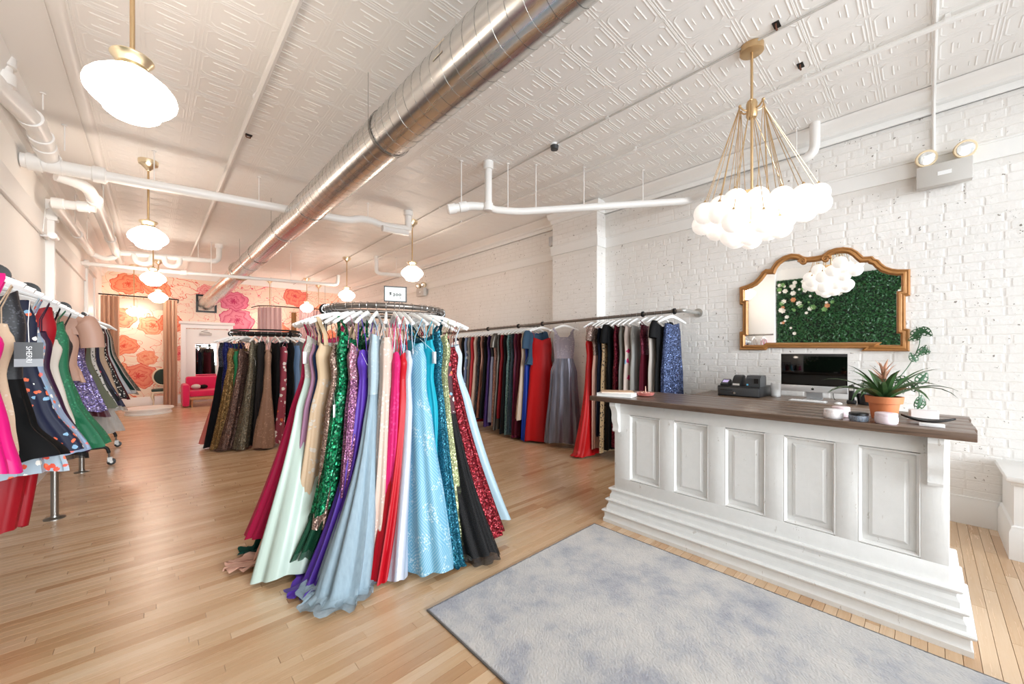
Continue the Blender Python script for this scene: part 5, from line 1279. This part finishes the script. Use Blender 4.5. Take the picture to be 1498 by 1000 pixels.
# ------------------------------------------------------------------ clothes rail along the right wall
RX = 4.61
def rail_z(y): return 1.945-(y-2.0)*.0165
def right_rail():
    t = thing('wall_clothes_rail', 'long dark pipe clothes rail fixed along the right brick wall', 'clothes rail', (RX, 4.5, 1.9))
    ys = [1.99+k*.2 for k in range(34)]
    obj('bar', MB().tube([(RX, y, rail_z(y)) for y in ys], .021, 12), M_pipegrey, t)
    obj('end_elbow', MB().tube(rounded([(RX, 2.03, rail_z(2.03)), (RX, 1.96, rail_z(1.96)), (5.04, 1.96, rail_z(1.96))], .05), .024, 12).lathe([(.055, -.012), (.055, 0)], (XR-.006, 1.96, rail_z(1.96)), 'X', 20), mat('bright_pipe', 'B4B2AE', .35, .7), t)
    for y in (2.07, 2.48, 4.22, 4.78, 5.6, 7.2):
        z = rail_z(y); obj('ring_fitting', MB().lathe([(.022, -.012), (.037, -.010), (.037, .010), (.022, .012)], (RX, y, z), 'Y', 18), M_black, t)
    for y in (4.72, 7.2):
        z = rail_z(y); obj('bracket', MB().tube([(RX, y, z), (XR-.004, y, z+.005)], .018, 10).lathe([(.05, -.012), (.05, -.001)], (XR-.008, y, z+.005), 'X', 18), M_steel, t)
right_rail()
def onr(label, y, mats, hd=.05, hw=.2, out=0.0, drift=0.0, yaw=PI, **kw):
    w = kw.pop('w', (.17, .15, .17)); dd = kw.pop('d', (.036, .032, .04)); kw.setdefault('nth', 40); kw.setdefault('nz', 28); kw.setdefault('strap', 'tank')
    return gown(label, (RX, y, rail_z(y)), yaw, mats, group=GR, w=(*w, hw), d=(*dd, hd), shift=(out, drift), **kw)
# right group, from its near end
onr('navy blue sequin gown nearest the counter end of the wall rail', 2.10, cloth('28365E', 'sequin', '7F92C4'), .06, .19, hem=.3, w=(.13, .15, .17), yaw=PI-.35)
onr('black gown with short flutter sleeve on the wall rail', 2.22, cloth('131315', 'matte'), .06, .18, hem=.3, strap='tank', sleeve=(.16, .045))
onr('slim white gown between the black and burgundy gowns', 2.31, cloth('E6DDD6', 'satin'), .035, .16, hem=.3)
onr('burgundy chiffon gown with sequined bodice', 2.42, (cloth('5E1528', 'matte'), cloth('6A1A30', 'sequin', 'B05070')), .06, .18, hem=.25, strap='wide', top_=.15)
onr('silver grey chiffon gown with black tag', 2.55, cloth('A9A9A6', 'satin'), .06, .18, hem=.25, tag_=(.19, -.30, .5, M_blackpl))
onr('white gown with magenta and black flowers', 2.64, cloth('EAD8D0', 'floral', 'D0246C', .9), .035, .18, hem=.2)
onr('sage grey gown on the wall rail', 2.72, cloth('77746C', 'satin'), .04, .17, hem=.2)
onr('dark crimson sequin gown on the wall rail', 2.80, cloth('5C0A20', 'sequin', 'B83250'), .045, .17, hem=.2)
onr('black shawl collared gown on the wall rail', 2.90, cloth('101012', 'matte'), .06, .18, hem=.15, sleeve=(.2, .04))
onr('leopard print gown on the wall rail', 2.985, cloth('BFA27C', 'leopard', '2A1E16', 1.0), .035, .19, hem=.1)
onr('dark navy gown on the wall rail behind the red gown', 3.05, cloth('151C30', 'matte'), .04, .17, hem=.3)
onr('blush pink gown with sequined short sleeves', 3.13, (cloth('D3A898', 'matte'), cloth('A8867C', 'sequin', 'E6CFC4')), .045, .17, hem=.12, sleeve=(.16, .045))
onr('scarlet satin gown with a fishtail hem beside the counter', 3.25, cloth('D00F14', 'satin'), .11, .27, out=.10, drift=-.03, hem=-.02, strap='thin', top_=.28, spow=4, w=(.15, .13, .15), d=(.045, .04, .05))
# display gowns facing the room
onr('lavender grey glitter ballgown with sheer bodice hung alone on the rail', 3.78, (cloth('70707F', 'metallic', 'A4A4B4'), cloth('A39AA6', 'lace', 'C8BEC6')), .09, .27, hem=.07, yaw=math.radians(122), strap='wide', top_=.20, waist=.56, w=(.165, .145, .2), d=(.05, .05, .07), fold=(11, .026), vneck=.14, nth=72, nz=36, hang=True, out=.02)
onr('bright red satin gown turned to face the room', 4.24, cloth('C40A10', 'satin'), .09, .25, hem=.03, yaw=math.radians(132), strap='thin', top_=.24, waist=.55, w=(.165, .16, .185), d=(.05, .05, .06), fold=(6, .02), vneck=.06, nth=64, nz=36, out=.04, drift=.03)
lg = [('denim blue jacket with short sleeves', '3D566E', 'matte', None, 1.25, (.24, .05)), ('cobalt blue satin gown', '0B37A0', 'satin', None, .02, None), ('cream slip gown', 'D9C3AE', 'satin', None, .35, None), ('burgundy wine velvet gown', '4A0F1E', 'velvet', None, .08, None),
      ('magenta plum satin gown', '6A1038', 'satin', None, .03, None), ('teal black lace gown', '1E2E38', 'lace', '3F5562', .1, None), ('aqua iridescent sequin gown', '5F8C90', 'sequin', 'B9DEDC', .05, None), ('black evening gown with flared hem', '121214', 'matte', None, .06, None),
      ('dark cherry gown', '8E1020', 'satin', None, .3, None), ('bronze brown metallic gown', '4C4540', 'metallic', '7E756C', .1, (.2, .04)), ('rose beige sequin gown', 'B07E74', 'sequin', 'E3BEB2', .12, None), ('black lace topped gown with lilac grey skirt', '8B8CA0', 'satin', '17161A', .2, None),
      ('indigo purple gown', '3A1C62', 'satin', None, .12, None), ('jet black sleeveless gown', '0F0F12', 'matte', None, .25, None), ('copper brown gown', '8E5A48', 'metallic', None, .25, None), ('black beaded cocktail gown', '18171B', 'sequin', '5A5A66', .2, None), ('pale blush satin gown', 'DDC0B0', 'satin', None, .2, None),
      ('vermilion red long gown', 'C00E1C', 'satin', None, .12, None), ('stone grey chiffon gown', '8E8A86', 'matte', None, .2, None), ('blue and white ruffle hem gown', '7E90B4', 'floral', 'E8ECF2', .08, None), ('ebony black gown', '111113', 'matte', None, .3, None), ('taupe chiffon gown', '9C8376', 'matte', None, .1, None), ('dark plum lace gown', '2C1622', 'lace', '51303E', .1, None), ('graphite satin gown', '3A3A40', 'satin', None, .1, None)]
y = 4.36
for k, (nm, c_, kd, c2, hm, sl) in enumerate(lg):
    mt = cloth(c_, kd, c2)
    if 'lace topped' in nm: mt = (cloth(c_, 'satin'), cloth(c2, 'lace', '3A3840'))
    onr('%s in the left wall rail group' % nm if 'lace topped' not in nm else nm+' on the wall rail', y, mt, .05+.02*R.random(), .19+.04*R.random(), out=R.uniform(0, .06), hem=hm, sleeve=sl, drift=R.uniform(-.02, .04))
    y += .088 if k < 12 else .1

# ------------------------------------------------------------------ clothes rail along the left wall and the rolling rack behind it
LX, LZ = -.62, 1.87
t = thing('floor_clothes_rail', 'grey pipe clothes rail on floor posts along the left wall', 'clothes rail', (LX, 5, 0))
obj('bar', MB().tube([(LX, 2.45, LZ), (LX, 7.05, LZ)], .02, 12), M_steel, t)
for y in (5.19, 6.98):
    obj('post', MB().tube([(LX, y, .012), (LX, y, LZ)], .0245, 14), M_steel, t)
    obj('foot', MB().lathe([(.068, 0), (.068, .006), (.03, .016), (.026, .03)], (LX, y, 0), 'Z', 24), M_steel, t)
for y in (3.42, 4.2, 5.6): obj('flange', MB().lathe([(.022, -.01), (.058, -.008), (.058, .008), (.022, .01)], (LX, y, LZ), 'Y', 24), M_black, t)
t = thing('rolling_rack', 'black rolling clothes rack on castors behind the left rail', 'clothes rack', (-.55, 7.7, 0))
for y in (7.15, 8.45):
    o = obj('base_pipe', MB().tube(rounded([(-.85, y, .16), (-.85, y, .24), (-.42, y, .24), (-.40, y, .16)], .05), .018, 10), M_black, t)
    obj('upright', MB().tube([(-.62, y, .24), (-.62, y, 1.93)], .017, 10), M_black, t)
    for x in (-.85, -.40):
        c = obj('caster', MB().lathe([(.02, -.014), (.042, -.012), (.042, .012), (.02, .014)], (x+.02, y, .045), 'Y', 18), M_black, t)
        obj('hub', MB().lathe([(.018, -.017), (.018, .017)], (x+.02, y, .045), 'Y', 12), M_steel, c)
        obj('fork', MB().tube([(x, y, .16), (x, y, .10)], .012, 8).box(x-.015, y-.02, .045, x+.03, y-.016, .105).box(x-.015, y+.016, .045, x+.03, y+.02, .105), M_steel, t)
obj('bar', MB().tube([(-.62, 7.1, 1.93), (-.62, 8.9, 1.93)], .018, 10), M_black, t)
obj('lower_bar', MB().tube([(-.62, 7.15, .24), (-.62, 8.45, .24)], .016, 10), M_black, t)
def onl(label, y, mats, hem, hd=.05, hw=.19, out=.05, drift=-.05, x=LX, z=LZ, **kw):
    w = kw.pop('w', (.165, .14, .16)); dd = kw.pop('d', (.045, .04, .05)); kw.setdefault('nth', 48); kw.setdefault('nz', 32); kw.setdefault('name', 'short_dress'); kw.setdefault('top_', .3); kw.setdefault('waist', .52)
    return gown(label, (x, y, z), 0, mats, group=GB if z > 1.9 else GL, hem=hem, w=(*w, hw), d=(*dd, hd), shift=(out, drift), **kw)
onl('hot pink satin dress with wide straps, nearest on the left rail', 2.64, cloth('E0107A', 'satin'), .95, .07, .18, out=.03, drift=-.02, strap='wide', top_=.32)
onl('nude mesh dress behind the hot pink dress', 2.84, cloth('D8B89A', 'lace', 'E6D2BC', 1.6), .98, .05, .17, out=.0, drift=0)
onl('black dress with beaded bodice and full tulle skirt', 3.02, (cloth('0D0D0E', 'matte'), cloth('101014', 'dots', '55555E', 1.6)), .93, .12, .25, out=.05, drift=.0, strap='tank', waist=.55, fold=(10, .022))
t = onl('navy dress with embroidered white and coral flowers', 3.27, cloth('141B38', 'floral', 'E2653F', 2.6), .90, .07, .23, out=.11, drift=.0, strap='tank', waist=.5)
onl('multicoloured ruffle print dress hanging low under the black dress', 3.42, cloth('B9C9D6', 'floral', 'D8523C', 2.4), .78, .08, .24, out=.02, fold=(12, .03))
onl('pastel blue striped dress behind the navy flower dress', 3.5, cloth('9FB3D2', 'floral', 'E87C78', 3), .86, .05, .22, out=.13)
onl('deep purple dress on the left rail', 3.72, cloth('351033', 'satin'), .82, .06, .21, out=.12, strap='thin')
onl('red gown hanging to near the floor at the left edge', 3.9, cloth('A80C1E', 'satin'), .36, .06, .16, out=-.12, strap='tank', name='evening_gown')
onl('ivory satin bustier dress with black straps', 4.1, cloth('E2D8CC', 'satin'), .95, .05, .18, out=.05, top_=.34, strapmat=cloth('101012', 'matte'))
onl('emerald green lace dress with flared skirt', 4.34, cloth('1D6B49', 'lace', '3E9A6C', 1.3), .74, .11, .25, out=.13, drift=-.02, strap='thin', top_=.22, waist=.56, fold=(9, .024))
onl('black tulle skirted dress behind the green lace dress', 4.6, cloth('1A1A1C', 'tulle'), .62, .1, .2, out=.05, over=cloth('141416', 'matte'))
onl('blush pink jacket with elbow sleeves on the left rail', 4.95, cloth('C79C88', 'satin'), 1.2, .05, .17, out=.03, strap='sleeve', top_=.24, sleeve=(.22, .05), name='jacket')
onl('lilac sequin mini dress on the left rail', 5.2, cloth('7E6CA8', 'sequin', 'D6C8F0', .8), .92, .06, .17, out=.14, strap='tank')
onl('burgundy skirted dress behind the lilac dress', 5.42, cloth('4A1420', 'satin'), .84, .05, .18, out=.14)
onl('olive grey chiffon dress on the left rail', 5.62, cloth('6A6A58', 'matte'), .9, .05, .2, out=.16, strap='tank')
onl('pale grey tulle dress with layered skirt', 5.85, cloth('B4AAA2', 'tulle'), .62, .12, .24, out=.17, over=cloth('B0A79E', 'satin'), fold=(10, .025))
onl('white and black lace dress on the left rail', 6.1, cloth('CFC9C2', 'leopard', '1D1C1E', 1.3), .85, .06, .2, out=.15, strap='tank')
onl('black strapless dress with beaded flowers', 6.3, cloth('17151B', 'floral', 'B03A5A', 2.2), .9, .06, .2, out=.16)
onl('dark indigo short dress on the left rail', 6.5, cloth('1E1C38', 'satin'), .82, .06, .2, out=.18, strap='tank')
onl('silver grey satin bubble dress', 6.75, cloth('A79C90', 'shine'), .74, .1, .23, out=.18, fold=(7, .02))
kw = dict(x=-.62, z=1.93)
for k, (nm, c_, kd, c2, hm) in enumerate((('champagne satin dress', 'B69C84', 'satin', None, .74), ('black and white cocktail dress', '1B1B1E', 'leopard', 'D8D4CE', .84), ('maroon velvet dress', '4C0E16', 'velvet', None, .80), ('icy grey lace dress', 'B5B6BC', 'lace', 'D8D8DE', .86), ('dark teal dress', '17322F', 'matte', None, .9), ('light silver dress', 'C0BDBA', 'satin', None, .84), ('taupe beaded dress', '7C6A5C', 'dots', 'B09C8A', .8), ('brown grey sequin dress', '6E6258', 'sequin', 'B0A292', .84))):
    onl('%s on the rolling rack' % nm, 7.25+k*.2, cloth(c_, kd, c2), hm, .06, .19, out=.16+.02*k, strap='tank', **kw)
# dark card tag on the navy flower dress
tx, ty = -.405, 2.76
t = thing('hang_tag', 'black and clear hang tag with white letters before the black beaded dress', 'tag', (tx, ty, 1.44))
obj('card', MB().box(tx-.042, ty-.0015, 1.385, tx+.042, ty+.0015, 1.495), mat('tag_grey', '3A3A3C', .25), t, smooth=False)
obj('lower_band', MB().box(tx-.042, ty-.002, 1.385, tx+.042, ty+.0012, 1.42), mat('tag_silver', '8A8C90', .25), t, smooth=False)
obj('tag_string', MB().tube([(tx, ty, 1.495), (tx-.01, ty+.05, 1.58), (tx-.03, 2.98, 1.70)], .0012, 5), M_whitepl, t)
text('lettering', 'SHERRI', .024, Matrix.Translation((.0, -.003, 0)) @ Matrix.Rotation(PI/2, 4, 'X') @ Matrix.Rotation(-PI/2, 4, 'Z'), mat('tag_letter', 'D8D8D8', .5), t)

# ------------------------------------------------------------------ the back of the shop
def sofa():
    x0, x1, y0, y1 = .58, 2.2, 13.15, 13.98
    t = thing('pink_sofa', 'hot pink upholstered sofa with wooden base against the white door', 'sofa', ((x0+x1)/2, (y0+y1)/2, 0))
    mp = mat('pink_upholstery', 'DE0F58', .75, Sheen_Weight=.25)
    obj('seat', MB().box(x0+.14, y0+.04, .27, x1-.14, y1-.2, .43, .04), mp, t)
    obj('backrest', MB().box(x0+.1, y1-.24, .26, x1-.1, y1, .78, .05), mp, t)
    for a, b in ((x0, x0+.15), (x1-.15, x1)): obj('arm', MB().box(a, y0, .03, b, y1-.05, .60, .045), mp, t)
    obj('base_rail', MB().box(x0+.14, y0+.06, .19, x1-.14, y0+.12, .265, .006), mat('oak', 'C79468', .5), t)
    for x in (x0+.2, x1-.2):
        for y in (y0+.12, y1-.12): obj('leg', MB().lathe([(.018, 0), (.026, .2)], (x, y, 0), 'Z', 10), mat('oak', 0), t)
    p = thing('throw_pillow', 'small white and black cushion on the pink sofa', 'cushion', (.96, 13.6, .44))
    a = MB().ball((.88, 13.55, .515), .11, 14, 8, .62); b = MB().ball((1.04, 13.57, .505), .10, 14, 8, .58)
    obj('white_half', a, cloth('E8E4DE', 'matte'), p); obj('black_half', b, cloth('151515', 'matte'), p)
sofa()
t = thing('door_mirror', 'tall white framed mirror on the white door above the pink sofa', 'mirror', (1.2, YB-.03, .5))
obj('frame', MB().sweep([(.90, YB-.032, .4), (.90, YB-.032, 1.72), (1.44, YB-.032, 1.72), (1.44, YB-.032, .4)], [(-.03, 0), (.03, 0), (.03, .018), (.018, .026), (-.03, .02)], up=(0, -1, 0), closed=True), M_trim, t, angle=25)
obj('glass', MB().box(.92, YB-.042, .42, 1.42, YB-.036, 1.70), M_mirror, t, smooth=False)
def chair():
    x, y = .22, 14.0
    t = thing('side_chair', 'cream antique chair with dark green seat and oval back', 'chair', (x, y, 0))
    mw = mat('cream_gilt', 'E9D9BE', .45); mg = cloth('3F4F48', 'velvet')
    obj('seat', MB().box(x-.23, y-.22, .41, x+.23, y+.22, .47, .03), mg, t)
    obj('apron', MB().box(x-.22, y-.21, .36, x+.22, y+.21, .415, .01), mw, t)
    for sx in (-1, 1):
        obj('leg', MB().tube([(x+sx*.19, y-.18, .37), (x+sx*.215, y-.205, .29), (x+sx*.18, y-.18, .14), (x+sx*.195, y-.2, .01), (x+sx*.21, y-.215, .0)], [.03, .026, .014, .011, .014], 10), mw, t)
        obj('leg', MB().tube([(x+sx*.18, y+.18, .37), (x+sx*.185, y+.22, .0)], [.02, .014], 8), mw, t)
        obj('back_post', MB().tube([(x+sx*.12, y+.2, .45), (x+sx*.13, y+.22, .58)], .014, 8), mw, t)
    obj('back_frame', MB().tube([(x+.2*math.cos(a*PI/12), y+.225+.02*math.sin(a*PI/12), .78+.23*math.sin(a*PI/12)) for a in range(24)], .018, 8, closed=True), mw, t)
    b = MB().ball((0, 0, 0), 1, 18, 10); b.v = [(x+.18*px, y+.225+.03*py, .78+.21*pz) for px, py, pz in b.v]
    obj('back_cushion', b, mg, t)
chair()
t = thing('fitting_platform', 'low round white fitting platform on the floor before the left curtain', 'platform', (-.05, 12.6, 0))
obj('drum', MB().lathe([(.42, 0), (.42, .03), (.40, .05), (.40, .10)], (-.05, 12.6, 0), 'Z', 40), M_trim, t, angle=30)
obj('top', MB().lathe([(.40, .10), (.45, .105), (.455, .125), (.45, .14), (.0001, .142)], (-.05, 12.6, 0), 'Z', 40), M_trim, t, angle=30)
def curtain(label, path, z0, z1, m, amp=.045, n=7, seed=0):
    r = random.Random(seed); P = [Vector(p) for p in path]; t = thing('curtain', label, 'curtain', (P[0].x, P[0].y, z0))
    mb = MB(); N = n*10; M = 14; L = [0]
    for a, b in zip(P, P[1:]): L.append(L[-1]+(b-a).length)
    for j in range(M+1):
        z = z1+(z0-z1)*j/M; f = .6+.4*j/M
        for i in range(N+1):
            s = i/N*L[-1]; k = max(q for q in range(len(L)) if L[q] <= s+1e-9); k = min(k, len(P)-2); d = (P[k+1]-P[k]).normalized(); p = P[k]+d*(s-L[k]); nn = Vector((-d.y, d.x, 0))
            o = amp*f*(math.sin(2*PI*n*i/N+.4*math.sin(j*.3+seed))+.3*math.sin(4.6*PI*n*i/N+seed))
            q = p+nn*o; mb.v.append((q.x, q.y, z))
    for j in range(M):
        for i in range(N): a = j*(N+1)+i; mb.f.append((a, a+1, a+N+2, a+N+1))
    obj('panel', mb, m, t, fix=False, angle=80)
    mb = MB()
    for i in range(n): mb.tube(arc((P[0].x+(P[-1].x-P[0].x)*(i+.5)/n, P[0].y+(P[-1].y-P[0].y)*(i+.5)/n, z1+.015), .018, 0, 2*PI, 10, (0, 1, 0), (0, 0, 1))[:-1], .003, 5, closed=True)
    obj('rings', mb, M_black, t)
mc = cloth('E5B79A', 'satin'); mp_ = cloth('E9C3C2', 'satin'); mg_ = cloth('B98A5C', 'satin')
curtain('peach satin curtain at the right end of the left fitting room rod', [(.22, 13.55, 0), (.50, 13.62, 0)], .02, 2.82, mc, .05, 4, 1)
curtain('peach satin curtain gathered at the left wall end of the rod', [(-.9, 13.5, 0), (-.58, 13.5, 0)], .02, 2.82, mc, .05, 4, 2)
curtain('pale pink curtain at the left of the right fitting room rod', [(2.36, 13.9, 0), (2.62, 13.6, 0), (2.95, 13.6, 0)], .02, 2.82, mp_, .045, 6, 3)
curtain('golden tan curtain gathered narrow in the right fitting room', [(3.25, 13.8, 0), (3.4, 13.8, 0)], .02, 2.72, mg_, .035, 3, 4)
curtain('pale pink curtain at the middle of the right fitting room rod', [(3.42, 13.6, 0), (4.1, 13.6, 0)], .02, 2.82, mp_, .045, 8, 5)
t = thing('curtain_rod', 'dark curtain rod across the left fitting room from the left wall', 'curtain rod', (-.2, 13.56, 2.85))
obj('rod', MB().tube(rounded([(XL+.005, 13.5, 2.85), (.42, 13.58, 2.85), (.52, 13.62, 2.85), (.54, YB-.01, 2.85)], .08), .016, 8), M_black, t)
t = thing('curtain_rod', 'dark curtain rod around the right fitting room', 'curtain rod', (3.5, 13.6, 2.86))
obj('rod', MB().tube(rounded([(2.3, YB-.01, 2.86), (2.36, 13.85, 2.86), (2.6, 13.6, 2.86), (XR-.04, 13.6, 2.86)], .08), .016, 8), M_black, t)
for x in (2.65, 4.2): obj('support_wire', MB().tube([(x, 13.6, 2.86), (x, 13.6, ZC)], .003, 5), M_black, t)

# ------------------------------------------------------------------ green wall seen in the big mirror
def green_wall():
    x = XL+.03; y0, y1, z0, z1 = -1.2, 2.44, .05, 3.15
    t = thing('greenery_wall', 'artificial boxwood greenery wall panel with flowers, seen in the mirror', 'green wall', (x, .6, 0))
    obj('backing', MB().box(XL+.001, y0, z0, x, y1, z1), mat('dark_backing', '1C2A1E', .9), t, smooth=False)
    r = random.Random(8); mb = MB()
    for k in range(17000):
        y, z = r.uniform(y0, y1), r.uniform(.9, z1); s = r.uniform(.016, .028); a = r.uniform(0, 6.28)
        c = Vector((x+r.uniform(.0, .035), y, z)); u = Vector((r.uniform(-.5, .9), math.cos(a), math.sin(a))).normalized()*s; v_ = u.cross(Vector((1, r.uniform(-.6, .6), r.uniform(-.6, .6)))).normalized()*s*.5
        mb.quad([c-u, c+v_, c+u, c-v_])
    gm = leafmat('boxwood', '2E6B36', '17401F', 6)
    tag(obj('boxwood_leaves', mb, gm, t, smooth=False, fix=False), kind='stuff')
    fl = [('E9E6DC', 34), ('C98A5E', 5), ('6E9A5A', 14)]
    for col, n in fl:
        for k in range(n):
            q = r.random(); y = 2.40-abs(r.gauss(0, .28))*(1.3 if k % 3 else 3); z = 3.08-abs(r.gauss(0, .5))
            if z < 1.5: continue
            y = max(.2, y); c = Vector((x+.05, y, z)); s = r.uniform(.025, .065); mb = MB(); np_ = 6
            for i in range(np_):
                a = 2*PI*i/np_+q*6; d = Vector((.25, math.cos(a), math.sin(a)))*s; e = Vector((0, -math.sin(a), math.cos(a)))*s*.42
                mb.quad([c, c+d*.6+e, c+d, c+d*.6-e])
            obj('flower', mb, mat('bloom_'+col, col, .6), t, smooth=False, fix=False)
green_wall()
for o in bpy.data.objects:
    if '_o' in o: del o['_o']
for m in bpy.data.materials:
    if '_' in m: del m['_']
